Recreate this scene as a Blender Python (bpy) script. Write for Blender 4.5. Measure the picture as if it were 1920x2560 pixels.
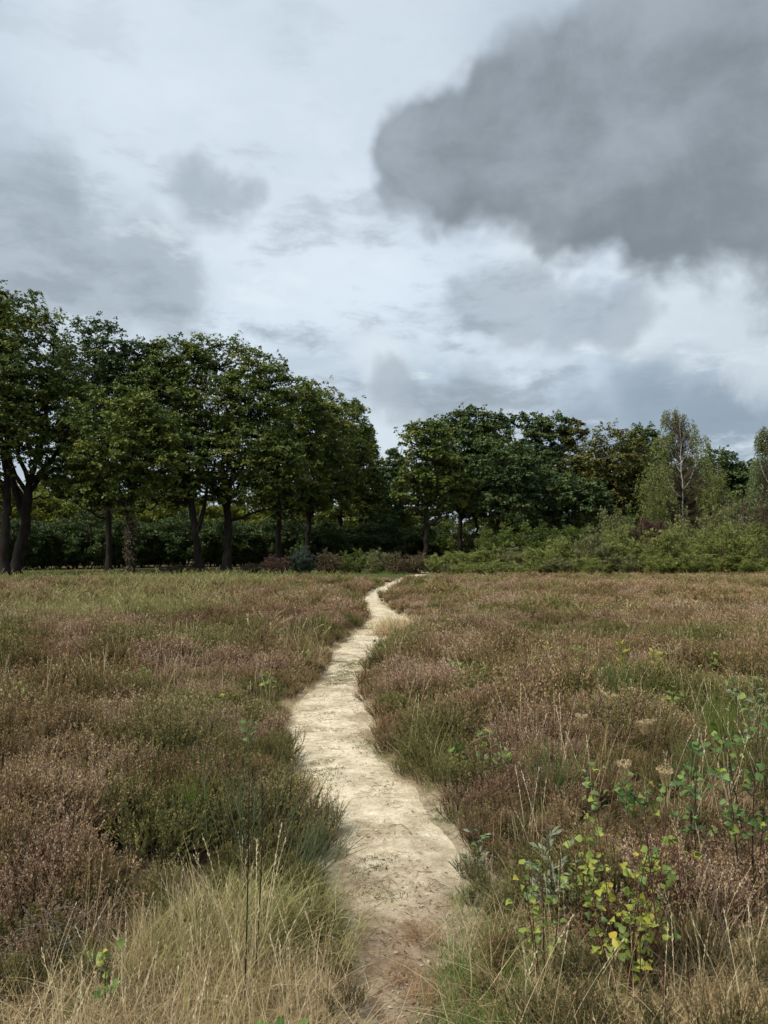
import bpy, math, random
import numpy as np
from mathutils import Vector, Matrix, Euler

for _o in list(bpy.data.objects):
    bpy.data.objects.remove(_o)
scene = bpy.context.scene
col = scene.collection
R = math.radians

# ------------------------------------------------------------------ camera
F = 1862.0; EYE = 1.6; HORIZON = 1377.0
PITCH = math.atan((HORIZON - 1280) / F)
cam_d = bpy.data.cameras.new("camera")
cam_d.sensor_fit = 'VERTICAL'; cam_d.sensor_height = 36.0; cam_d.lens = 36.0 * F / 2560
cam_d.clip_start = 0.05; cam_d.clip_end = 5000
cam = bpy.data.objects.new("camera", cam_d); col.objects.link(cam)
cam.location = (0, 0, EYE); cam.rotation_euler = (math.pi / 2 + PITCH, 0, 0)
scene.camera = cam

# pixel helpers: (x, y) on a 1659 x 2212 copy of the photograph
K = 1920 / 1659.0
CP, SP = math.cos(PITCH), math.sin(PITCH)
def ray(px, py):
    dx = (px * K - 960) / F; dy = (1280 - py * K) / F
    return np.array([dx, CP - dy * SP, SP + dy * CP])
def on_ground(px, py, z=0.0):
    d = ray(px, py); t = (EYE - z) / -d[2]
    return np.array([d[0] * t, d[1] * t, z])
def at_dist(px, py, Y):
    d = ray(px, py); t = Y / d[1]
    return np.array([d[0] * t, Y, EYE + d[2] * t])
def mpp(Y):
    return Y * K / F
def project(x, y, z=0.0):
    dz = z - EYE; f = y * CP + dz * SP; u = -y * SP + dz * CP
    return (x / f * F + 960) / K, (1280 - u / f * F) / K

# ------------------------------------------------------------------ world, sun, exposure
EXPO = 1.65
SUN_EL, SUN_AZ = R(50), R(-128)          # azimuth measured from +Y (view direction), negative = left
SUN_DIR = Vector((math.sin(SUN_AZ) * math.cos(SUN_EL), math.cos(SUN_AZ) * math.cos(SUN_EL), math.sin(SUN_EL)))
world = bpy.data.worlds.new("World"); scene.world = world; world.use_nodes = True
wn = world.node_tree; wn.nodes.clear()
def WN(t, **kw):
    n = wn.nodes.new(t)
    for k, v in kw.items(): setattr(n, k, v)
    return n
def wl(a, b): wn.links.new(a, b)
def wmath(op, a, b=None, clamp=False):
    n = WN('ShaderNodeMath', operation=op, use_clamp=clamp)
    for i, v in enumerate((a, b)):
        if v is None: continue
        if isinstance(v, (int, float)): n.inputs[i].default_value = v
        else: wl(v, n.inputs[i])
    return n.outputs[0]
def wvec(op, a, b=None, scale=None):
    n = WN('ShaderNodeVectorMath', operation=op)
    for i, v in enumerate((a, b)):
        if v is None: continue
        if isinstance(v, (tuple, list)): n.inputs[i].default_value = v
        else: wl(v, n.inputs[i])
    if scale is not None:
        n.inputs['Scale'].default_value = scale
    return n.outputs['Value'] if op in ('LENGTH', 'DISTANCE', 'DOT_PRODUCT') else n.outputs['Vector']
def wstep(v, lo, hi):
    n = WN('ShaderNodeMapRange', interpolation_type='SMOOTHSTEP')
    wl(v, n.inputs['Value']); n.inputs['From Min'].default_value = lo; n.inputs['From Max'].default_value = hi
    return n.outputs['Result']
def wmix(f, a, b):
    n = WN('ShaderNodeMix', data_type='RGBA')
    if isinstance(f, (int, float)): n.inputs['Factor'].default_value = f
    else: wl(f, n.inputs['Factor'])
    for s, v in (('A', a), ('B', b)):
        sock = [i for i in n.inputs if i.name == s and i.type == 'RGBA'][0]
        if isinstance(v, tuple): sock.default_value = (*v, 1)
        else: wl(v, sock)
    return [o for o in n.outputs if o.type == 'RGBA'][0]
def wnoise(vec, scale, detail=6, rough=0.55, dist=0.0):
    n = WN('ShaderNodeTexNoise'); n.noise_dimensions = '3D'
    n.inputs['Scale'].default_value = scale; n.inputs['Detail'].default_value = detail
    n.inputs['Roughness'].default_value = rough; n.inputs['Distortion'].default_value = dist
    wl(vec, n.inputs['Vector']); return n
tc = WN('ShaderNodeTexCoord').outputs['Generated']
dirn = wvec('NORMALIZE', tc)
sep = WN('ShaderNodeSeparateXYZ'); wl(dirn, sep.inputs[0])
zc = wmath('MAXIMUM', sep.outputs['Z'], 0.0)
inv = wmath('DIVIDE', 1.0, wmath('ADD', zc, 0.16))
cmb = WN('ShaderNodeCombineXYZ')
wl(wmath('MULTIPLY', sep.outputs['X'], inv), cmb.inputs[0]); wl(wmath('MULTIPLY', sep.outputs['Y'], inv), cmb.inputs[1])
layer = cmb.outputs[0]                                    # flat cloud deck, seen in perspective
w1 = wnoise(dirn, 4.5, 4, 0.6).outputs['Color']
w2 = wnoise(layer, 1.1, 3, 0.6).outputs['Color']
warp = wvec('ADD', dirn, wvec('SCALE', wvec('SUBTRACT', w1, (0.5, 0.5, 0.5)), scale=0.16))
fb = wnoise(dirn, 7.0, 6, 0.58, 0.25).outputs['Fac']
deck = wnoise(wvec('ADD', layer, wvec('SCALE', w2, scale=0.5)), 0.95, 5, 0.56).outputs['Fac']
def cdir(px, py):
    d = ray(px, py); d /= np.linalg.norm(d); return tuple(float(v) for v in d)
def field(blobs):
    out = None
    for px, py, r in blobs:
        rr = r * K / F
        v = wmath('SUBTRACT', 1.0, wmath('DIVIDE', wvec('DISTANCE', warp, cdir(px, py)), rr))
        if out is None: out = v
        else: out = wmath('SMOOTH_MAX', out, v); 
    return out
def smax_fix():
    for n in wn.nodes:
        if n.type == 'MATH' and n.operation == 'SMOOTH_MAX': n.inputs[2].default_value = 0.25
fbc = wmath('SUBTRACT', fb, 0.5)
def cloud(blobs, lo, hi, rough):
    f = wmath('ADD', field(blobs), wmath('MULTIPLY', fbc, rough))
    return wstep(f, lo, hi)
S = 11.0 / (2 ** EXPO)
def C(r, g, b): return (r * S, g * S, b * S)
nish = WN('ShaderNodeTexSky', sky_type='NISHITA')
nish.sun_disc = False; nish.sun_elevation = SUN_EL; nish.sun_rotation = SUN_AZ
nish.air_density = 1.0; nish.dust_density = 2.0; nish.ozone_density = 1.0
wisp = wnoise(wvec('MULTIPLY', wvec('ADD', dirn, wvec('SCALE', w1, scale=0.05)), (3.2, 3.2, 9.0)), 1.6, 7, 0.62).outputs['Fac']
base = wmix(wstep(deck, 0.36, 0.64), C(.68, .765, .845), C(.45, .525, .60))
base = wmix(0.05, base, nish.outputs['Color'])
low = wmath('MULTIPLY', wstep(zc, 0.40, 0.03), 0.45)
base = wmix(low, base, C(.36, .44, .525))
# brighter veil upper left, thin grey banks, blue-grey bank low right, big dark cloud upper right
br = cloud([(560, 330, 420), (300, 180, 380), (800, 120, 300)], -0.1, 0.8, 0.5)
base = wmix(wmath('MULTIPLY', br, 0.62), base, C(.66, .75, .835))
gr = cloud([(40, 500, 190), (-80, 540, 280), (150, 600, 180), (330, 620, 150), (450, 430, 90), (510, 405, 60)], -0.06, 0.55, 1.5)
base = wmix(wmath('MULTIPLY', gr, 0.66), base, C(.29, .35, .405))
bl = cloud([(1550, 930, 240), (1250, 900, 170), (1640, 800, 220), (1420, 850, 160)], -0.05, 0.9, 0.9)
base = wmix(wmath('MULTIPLY', bl, 0.75), base, C(.225, .295, .375))
# layered banks: streaky texture strongest towards the horizon
wamt = wmath('ADD', wmath('MULTIPLY', wstep(zc, 0.62, 0.25), 0.55), 0.14)
base = wmix(wmath('MULTIPLY', wstep(wisp, 0.50, 0.66), wamt), base, C(.27, .325, .385))
base = wmix(wmath('MULTIPLY', wstep(wisp, 0.47, 0.33), wmath('MULTIPLY', wamt, 1.15)), base, C(.70, .785, .85))
br2 = cloud([(1590, 640, 190), (1450, 690, 120), (1180, 510, 110), (1650, 560, 130), (860, 930, 110), (830, 770, 90)], -0.05, 0.55, 1.5)
base = wmix(wmath('MULTIPLY', br2, 0.75), base, C(.64, .72, .785))
gr2 = cloud([(1050, 640, 90), (1140, 650, 80), (1250, 690, 90), (1350, 690, 80), (870, 830, 90), (1000, 850, 100)], -0.10, 0.5, 1.9)
base = wmix(wmath('MULTIPLY', gr2, 0.5), base, C(.25, .305, .36))
dk = cloud([(900, 335, 90), (965, 295, 115), (1060, 265, 140), (1180, 225, 150), (1320, 190, 160), (1480, 150, 175), (1659, 130, 200), (1000, 390, 115), (1120, 340, 160),
            (1280, 330, 200), (1450, 310, 230), (1650, 330, 270), (1250, 475, 120), (1400, 455, 150), (1560, 435, 165), (1900, 300, 320)], -0.05, 0.36, 1.0)
shade = wmath('ADD', wmath('ADD', wmath('MULTIPLY', fb, 0.45), wmath('MULTIPLY', wisp, 0.25)), wmath('MULTIPLY', wmath('SUBTRACT', sep.outputs['Z'], 0.5), 0.55))
inner = wmix(wstep(shade, 0.20, 0.46), C(.172, .205, .236), C(.325, .375, .425))
base = wmix(wmath('MULTIPLY', dk, 0.93), base, inner)
smax_fix()
bg = WN('ShaderNodeBackground'); bg.inputs['Strength'].default_value = 0.1
wl(base, bg.inputs['Color'])
wo = WN('ShaderNodeOutputWorld'); wl(bg.outputs[0], wo.inputs['Surface'])

sun_d = bpy.data.lights.new("sun", 'SUN'); sun_d.energy = 1.5; sun_d.angle = R(14); sun_d.color = (1.0, 0.95, 0.87)
sun = bpy.data.objects.new("sun", sun_d); col.objects.link(sun)
sun.rotation_euler = SUN_DIR.to_track_quat('Z', 'Y').to_euler(); sun.location = (-30, 30, 60)

vs = scene.view_settings
scene.display_settings.display_device = 'sRGB'
vs.view_transform = 'Standard'; vs.look = 'None'; vs.gamma = 1.0; vs.use_curve_mapping = False; vs.exposure = EXPO
scene.render.engine = 'CYCLES'
cy = scene.cycles
cy.use_denoising = True; cy.denoiser = 'OPENIMAGEDENOISE'
cy.max_bounces = 4; cy.diffuse_bounces = 2; cy.glossy_bounces = 1; cy.transmission_bounces = 3; cy.transparent_max_bounces = 4
cy.use_adaptive_sampling = True; cy.adaptive_threshold = 0.02
cy.caustics_reflective = False; cy.caustics_refractive = False

# ------------------------------------------------------------------ small maths
def vnoise(x, y, seed=0):
    x = np.asarray(x, float); y = np.asarray(y, float)
    xi = np.floor(x).astype(np.int64); yi = np.floor(y).astype(np.int64)
    fx = x - xi; fy = y - yi
    fx = fx * fx * (3 - 2 * fx); fy = fy * fy * (3 - 2 * fy)
    def h(a, b):
        n = (a * 374761393 + b * 668265263 + seed * 974711) & 0xFFFFFFFF
        n = ((n ^ (n >> 13)) * 1274126177) & 0xFFFFFFFF
        return ((n ^ (n >> 16)) & 0xFFFF) / 65535.0
    a = h(xi, yi); b = h(xi + 1, yi); c = h(xi, yi + 1); d = h(xi + 1, yi + 1)
    return (a * (1 - fx) + b * fx) * (1 - fy) + (c * (1 - fx) + d * fx) * fy
def fbm(x, y, seed=0, oct=4):
    s = 0; a = 0.5; t = 0
    for i in range(oct):
        s = s + a * vnoise(x, y, seed + i * 17); t += a; a *= 0.5; x = np.asarray(x) * 2.03 + 7.1; y = np.asarray(y) * 2.03 + 3.7
    return s / t
def norm(v):
    return v / np.maximum(np.linalg.norm(v, axis=-1, keepdims=True), 1e-9)
def sstep(a, b, x):
    t = np.clip((x - a) / (b - a), 0, 1); return t * t * (3 - 2 * t)

class Geo:
    """collects vertices and faces (with one tint value for each face) for one mesh"""
    def __init__(self): self.V = []; self.F = []; self.T = []; self.M = []; self.n = 0
    def add(self, V, Fc, tint=0.5, mat=0):
        V = np.asarray(V, float).reshape(-1, 3); Fc = np.asarray(Fc, np.int64)
        self.V.append(V); self.F.append(Fc + self.n); self.n += len(V)
        self.T.append(np.broadcast_to(np.asarray(tint, float), (len(Fc),)).copy())
        self.M.append(np.full(len(Fc), mat, np.int32))
    def mesh(self, name, mats, smooth=False):
        me = bpy.data.meshes.new(name)
        V = np.concatenate(self.V); me.vertices.add(len(V)); me.vertices.foreach_set('co', V.ravel().astype(np.float32))
        cnt = np.concatenate([np.full(len(f), f.shape[1], np.int32) for f in self.F])
        loops = np.concatenate([f.ravel() for f in self.F]).astype(np.int32)
        me.loops.add(len(loops)); me.loops.foreach_set('vertex_index', loops)
        me.polygons.add(len(cnt)); st = np.zeros(len(cnt), np.int32); st[1:] = np.cumsum(cnt)[:-1]
        me.polygons.foreach_set('loop_start', st)
        for m in (mats if isinstance(mats, (list, tuple)) else [mats]): me.materials.append(m)
        me.polygons.foreach_set('material_index', np.concatenate(self.M))
        me.polygons.foreach_set('use_smooth', np.full(len(cnt), smooth))
        at = me.attributes.new('tint', 'FLOAT', 'FACE'); at.data.foreach_set('value', np.concatenate(self.T).astype(np.float32))
        me.update(calc_edges=True); return me
    # ---- vectorised builders
    def leaves(self, P, D, N, L, W, tint, mat=0, fold=0.12):
        n = len(P); D = norm(D); S_ = norm(np.cross(D, N)); N = np.cross(S_, D)
        L = np.broadcast_to(np.asarray(L, float), (n,))[:, None]; W = np.broadcast_to(np.asarray(W, float), (n,))[:, None]
        m = P + D * L * 0.48
        V = np.stack([P, m + S_ * W * .5 + N * W * fold, P + D * L, m - S_ * W * .5 + N * W * fold], 1)
        self.add(V, np.arange(n * 4).reshape(n, 4), tint, mat)
    def tubes(self, P, Rr, sides=3, tint=0.5, mat=0):
        P = np.asarray(P, float); n, s, _ = P.shape; Rr = np.broadcast_to(np.asarray(Rr, float), (n, s))
        T = np.gradient(P, axis=1); T = norm(T)
        ref = np.where(np.abs(T[..., 2:3]) < 0.9, np.array([0, 0, 1.]), np.array([1., 0, 0]))
        A = norm(np.cross(T, ref)); B = np.cross(T, A)
        ang = np.arange(sides) * 2 * math.pi / sides
        V = P[:, :, None, :] + Rr[:, :, None, None] * (A[:, :, None, :] * np.cos(ang)[None, None, :, None] + B[:, :, None, :] * np.sin(ang)[None, None, :, None])
        idx = np.arange(n * s * sides).reshape(n, s, sides)
        a = idx[:, :-1, :]; b = np.roll(a, -1, 2); c = idx[:, 1:, :]; d = np.roll(c, -1, 2)
        Fc = np.stack([a, b, d, c], -1)
        t = np.asarray(tint, float)
        if t.ndim == 1: t = np.broadcast_to(t[:, None, None], a.shape).ravel()
        self.add(V, Fc.reshape(-1, 4), t, mat)
    def strips(self, P, W, side, tint=0.5, mat=0):
        P = np.asarray(P, float); n, s, _ = P.shape; W = np.broadcast_to(np.asarray(W, float), (n, s))
        o = side[:, None, :] * W[:, :, None] * 0.5
        V = np.stack([P - o, P + o], 2); idx = np.arange(n * s * 2).reshape(n, s, 2)
        Fc = np.stack([idx[:, :-1, 0], idx[:, :-1, 1], idx[:, 1:, 1], idx[:, 1:, 0]], -1)
        t = np.asarray(tint, float)
        if t.ndim == 1: t = np.repeat(t, s - 1)
        self.add(V, Fc.reshape(-1, 4), t, mat)

def rdir(rng, n):
    return norm(rng.normal(size=(n, 3)))
def blade_pts(rng, base, az, lean, L, segs=5, droop=0.5):
    """curved blades: base (n,3), azimuth, starting lean from vertical, length; lean grows along the blade"""
    n = len(base); P = np.zeros((n, segs + 1, 3)); P[:, 0] = base
    for i in range(segs):
        a = lean + droop * (i / segs) ** 1.3
        st = np.stack([np.sin(a) * np.cos(az), np.sin(a) * np.sin(az), np.cos(a)], 1) * (L / segs)[:, None]
        P[:, i + 1] = P[:, i] + st
    return P

# ------------------------------------------------------------------ materials
def new_mat(name):
    m = bpy.data.materials.new(name); m.use_nodes = True; nt = m.node_tree; nt.nodes.clear(); return m, nt
def nd(nt, t, **kw):
    n = nt.nodes.new(t)
    for k, v in kw.items(): setattr(n, k, v)
    return n
def ramp(nt, fac, stops):
    r = nd(nt, 'ShaderNodeValToRGB'); el = r.color_ramp.elements
    while len(el) < len(stops): el.new(0.5)
    for e, (p, c) in zip(el, stops): e.position = p; e.color = (*c, 1)
    nt.links.new(fac, r.inputs[0]); return r.outputs[0]
def foliage(name, stops, trans=0.25, rough=0.6, attr='tint', inst=0.0, spread=0.0, spec=0.25, objrand=0.0, gloss=True):
    """leaf material: colour ramp over the face attribute 'tint', shifted by the instance's own tint or a random value"""
    m, nt = new_mat(name); L = nt.links.new
    a = nd(nt, 'ShaderNodeAttribute', attribute_type='GEOMETRY', attribute_name=attr); fac = a.outputs['Fac']
    if inst:
        b = nd(nt, 'ShaderNodeAttribute', attribute_type='INSTANCER', attribute_name='itint')
        s = nd(nt, 'ShaderNodeMath', operation='MULTIPLY_ADD'); L(b.outputs['Fac'], s.inputs[0]); s.inputs[1].default_value = inst; L(fac, s.inputs[2]); fac = s.outputs[0]
    if objrand:
        oi = nd(nt, 'ShaderNodeObjectInfo')
        s = nd(nt, 'ShaderNodeMath', operation='MULTIPLY_ADD'); L(oi.outputs['Random'], s.inputs[0]); s.inputs[1].default_value = objrand; L(fac, s.inputs[2]); fac = s.outputs[0]
    c = ramp(nt, fac, stops)
    p = nd(nt, 'ShaderNodeBsdfPrincipled'); L(c, p.inputs['Base Color']); p.inputs['Roughness'].default_value = rough
    p.inputs['Specular IOR Level'].default_value = spec
    o = nd(nt, 'ShaderNodeOutputMaterial')
    if trans > 0:
        t = nd(nt, 'ShaderNodeBsdfTranslucent'); L(c, t.inputs['Color'])
        x = nd(nt, 'ShaderNodeMixShader'); x.inputs[0].default_value = trans
        L(p.outputs[0], x.inputs[1]); L(t.outputs[0], x.inputs[2]); L(x.outputs[0], o.inputs[0])
    else: L(p.outputs[0], o.inputs[0])
    return m
def bark(name, c1, c2, scale=6.0, stretch=0.25, bump=0.5, c3=None):
    m, nt = new_mat(name); L = nt.links.new
    t = nd(nt, 'ShaderNodeTexCoord'); mp = nd(nt, 'ShaderNodeMapping'); mp.inputs['Scale'].default_value = (1, 1, stretch)
    L(t.outputs['Object'], mp.inputs[0])
    n = nd(nt, 'ShaderNodeTexNoise'); n.inputs['Scale'].default_value = scale; n.inputs['Detail'].default_value = 6; n.inputs['Roughness'].default_value = 0.65
    L(mp.outputs[0], n.inputs['Vector'])
    stops = [(0.3, c1), (0.7, c2)] + ([(0.8, c3)] if c3 else [])
    c = ramp(nt, n.outputs['Fac'], stops)
    b = nd(nt, 'ShaderNodeBump'); b.inputs['Strength'].default_value = bump; b.inputs['Distance'].default_value = 0.05; L(n.outputs['Fac'], b.inputs['Height'])
    p = nd(nt, 'ShaderNodeBsdfPrincipled'); p.inputs['Roughness'].default_value = 0.9; p.inputs['Specular IOR Level'].default_value = 0.15
    L(c, p.inputs['Base Color']); L(b.outputs[0], p.inputs['Normal'])
    o = nd(nt, 'ShaderNodeOutputMaterial'); L(p.outputs[0], o.inputs[0]); return m

M = {}
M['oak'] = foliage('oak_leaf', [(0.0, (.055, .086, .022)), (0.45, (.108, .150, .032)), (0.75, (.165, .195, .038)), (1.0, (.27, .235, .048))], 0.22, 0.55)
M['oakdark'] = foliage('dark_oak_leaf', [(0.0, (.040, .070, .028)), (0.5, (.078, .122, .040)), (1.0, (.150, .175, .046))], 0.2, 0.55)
M['oakolive'] = foliage('olive_leaf', [(0.0, (.052, .062, .018)), (0.5, (.115, .122, .028)), (1.0, (.220, .180, .042))], 0.22, 0.6)
M['birchleaf'] = foliage('birch_leaf', [(0.0, (.080, .105, .028)), (0.5, (.155, .180, .048)), (1.0, (.28, .285, .080))], 0.3, 0.5)
M['greyleaf'] = foliage('grey_birch_leaf', [(0.0, (.075, .105, .040)), (0.5, (.145, .18, .068)), (1.0, (.26, .28, .11))], 0.3, 0.5)
M['thicket'] = foliage('thicket_leaf', [(0.0, (.090, .115, .026)), (0.5, (.205, .235, .058)), (1.0, (.38, .385, .12))], 0.3, 0.5, objrand=0.0)
M['thicketpale'] = foliage('pale_thicket_leaf', [(0.0, (.085, .092, .034)), (0.5, (.180, .190, .070)), (1.0, (.33, .32, .14))], 0.3, 0.5)
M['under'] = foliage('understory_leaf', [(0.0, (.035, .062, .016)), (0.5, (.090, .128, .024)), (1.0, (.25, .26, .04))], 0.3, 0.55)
M['hedge'] = foliage('hedge_leaf', [(0.0, (.032, .058, .020)), (0.5, (.066, .105, .030)), (1.0, (.13, .165, .04))], 0.2, 0.55)  # front undergrowth: shade below the oak row is put into this darker green
M['litunder'] = foliage('lit_yellow_understory_leaf', [(0.0, (.075, .105, .020)), (0.5, (.175, .205, .032)), (1.0, (.38, .36, .05))], 0.4, 0.55)  # rear undergrowth: yellow-green, lightened to paint in the lit band behind the oaks
M['brushbrown'] = foliage('brown_brush_leaf', [(0.0, (.050, .040, .022)), (0.5, (.110, .085, .045)), (1.0, (.18, .15, .06))], 0.2, 0.7)
M['brushred'] = foliage('reddish_brush_leaf', [(0.0, (.050, .030, .022)), (0.5, (.100, .058, .040)), (1.0, (.15, .10, .06))], 0.2, 0.7)
M['pine'] = foliage('blue_green_needle', [(0.0, (.025, .045, .030)), (1.0, (.075, .105, .070))], 0.15, 0.6)
M['bark'] = bark('oak_bark', (.008, .0065, .005), (.032, .026, .020))
M['barkgrey'] = bark('grey_stem_bark', (.06, .052, .042), (.16, .14, .115), 12)
M['birchbark'] = bark('birch_bark', (.09, .085, .075), (.46, .445, .40), 4.0, 1.6, 0.3)
M['twig'] = bark('twig_bark', (.045, .032, .022), (.12, .088, .06), 30)
M['redstem'] = bark('red_brown_stem', (.045, .016, .012), (.11, .045, .032), 30)
M['darkstem'] = bark('dark_dead_stem', (.012, .009, .007), (.045, .034, .028), 40)
M['greydead'] = bark('dead_grey_wood', (.07, .062, .055), (.19, .175, .155), 40)

# heather: lower faces green (tint 0..0.35), flowering tips brown-pink (0.5..1)
M['heather'] = foliage('heather_sprig', [(0.0, (.065, .072, .022)), (0.22, (.140, .122, .038)), (0.42, (.240, .165, .068)), (0.60, (.350, .240, .115)), (0.80, (.480, .345, .195)), (1.0, (.60, .47, .31))], 0.25, 0.8, inst=0.26, spec=0.1)
M['heathermauve'] = foliage('mauve_heather_sprig', [(0.0, (.060, .064, .024)), (0.22, (.120, .098, .038)), (0.42, (.205, .130, .062)), (0.60, (.310, .190, .105)), (0.80, (.425, .285, .180)), (1.0, (.54, .41, .29))], 0.25, 0.8, inst=0.26, spec=0.1)
M['heathergreen'] = foliage('green_heather_sprig', [(0.0, (.075, .090, .022)), (0.3, (.155, .162, .044)), (0.6, (.275, .238, .088)), (1.0, (.48, .37, .21))], 0.2, 0.8, inst=0.25, spec=0.1)
M['heatherstem'] = bark('heather_stem', (.035, .026, .020), (.10, .075, .058), 40)
M['hay'] = foliage('dry_grass_blade', [(0.0, (.17, .11, .05)), (0.35, (.36, .26, .13)), (0.7, (.56, .45, .25)), (1.0, (.72, .62, .42))], 0.3, 0.6, inst=0.3)
M['haygreen'] = foliage('yellow_green_blade', [(0.0, (.075, .088, .024)), (0.4, (.18, .185, .055)), (0.75, (.33, .30, .11)), (1.0, (.52, .44, .22))], 0.3, 0.6, inst=0.3)
M['turf'] = foliage('green_grass_blade', [(0.0, (.055, .100, .018)), (0.5, (.125, .195, .038)), (1.0, (.26, .30, .09))], 0.35, 0.5, inst=0.25)
M['rush'] = foliage('rush_stem', [(0.0, (.045, .065, .020)), (0.5, (.085, .120, .034)), (1.0, (.19, .21, .065))], 0.1, 0.5)
M['broom'] = foliage('broom_switch', [(0.0, (.045, .060, .030)), (0.5, (.090, .115, .055)), (1.0, (.17, .19, .09))], 0.1, 0.5)
M['brightbroom'] = foliage('bright_broom_switch', [(0.0, (.055, .085, .016)), (0.5, (.115, .165, .026)), (1.0, (.20, .25, .05))], 0.15, 0.5)
M['litter'] = foliage('leaf_litter', [(0.0, (.075, .050, .030)), (0.5, (.20, .145, .085)), (1.0, (.45, .38, .26))], 0.0, 0.9, inst=0.2)
M['moss'] = foliage('path_moss', [(0.0, (.085, .095, .030)), (1.0, (.20, .20, .075))], 0.1, 0.9, inst=0.2)

def soil_mat():
    m, nt = new_mat('heath_soil'); L = nt.links.new
    g = nd(nt, 'ShaderNodeNewGeometry')
    n1 = nd(nt, 'ShaderNodeTexNoise'); n1.inputs['Scale'].default_value = 0.45; n1.inputs['Detail'].default_value = 5; L(g.outputs['Position'], n1.inputs['Vector'])
    n2 = nd(nt, 'ShaderNodeTexNoise'); n2.inputs['Scale'].default_value = 28; n2.inputs['Detail'].default_value = 6; n2.inputs['Roughness'].default_value = 0.7; L(g.outputs['Position'], n2.inputs['Vector'])
    c1 = ramp(nt, n1.outputs['Fac'], [(0.35, (.085, .060, .036)), (0.5, (.115, .090, .050)), (0.65, (.085, .085, .034))])
    c2 = ramp(nt, n2.outputs['Fac'], [(0.3, (.35, .33, .3)), (0.7, (1.3, 1.25, 1.15))])
    mx = nd(nt, 'ShaderNodeMix', data_type='RGBA', blend_type='MULTIPLY'); mx.inputs['Factor'].default_value = 1
    L(c1, mx.inputs[6]); L(c2, mx.inputs[7])
    b = nd(nt, 'ShaderNodeBump'); b.inputs['Strength'].default_value = 0.7; b.inputs['Distance'].default_value = 0.03; L(n2.outputs['Fac'], b.inputs['Height'])
    p = nd(nt, 'ShaderNodeBsdfPrincipled'); p.inputs['Roughness'].default_value = 0.95; p.inputs['Specular IOR Level'].default_value = 0.1
    at = nd(nt, 'ShaderNodeAttribute', attribute_type='GEOMETRY', attribute_name='tint')
    n3 = nd(nt, 'ShaderNodeTexNoise'); n3.inputs['Scale'].default_value = 7; n3.inputs['Detail'].default_value = 6; n3.inputs['Roughness'].default_value = 0.7; L(g.outputs['Position'], n3.inputs['Vector'])
    ma = nd(nt, 'ShaderNodeMath', operation='MULTIPLY_ADD'); L(n3.outputs['Fac'], ma.inputs[0]); ma.inputs[1].default_value = 1.3; L(at.outputs['Fac'], ma.inputs[2])
    mr = nd(nt, 'ShaderNodeMapRange', interpolation_type='SMOOTHSTEP'); L(ma.outputs[0], mr.inputs['Value']); mr.inputs['From Min'].default_value = 1.05; mr.inputs['From Max'].default_value = 1.45
    sc_ = ramp(nt, n2.outputs['Fac'], [(0.3, (.17, .13, .08)), (0.5, (.33, .275, .185)), (0.75, (.47, .41, .29))])
    m2 = nd(nt, 'ShaderNodeMix', data_type='RGBA'); L(mr.outputs[0], m2.inputs['Factor']); L(mx.outputs[2], m2.inputs[6]); L(sc_, m2.inputs[7])
    L(m2.outputs[2], p.inputs['Base Color']); L(b.outputs[0], p.inputs['Normal'])
    o = nd(nt, 'ShaderNodeOutputMaterial'); L(p.outputs[0], o.inputs[0]); return m
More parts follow.
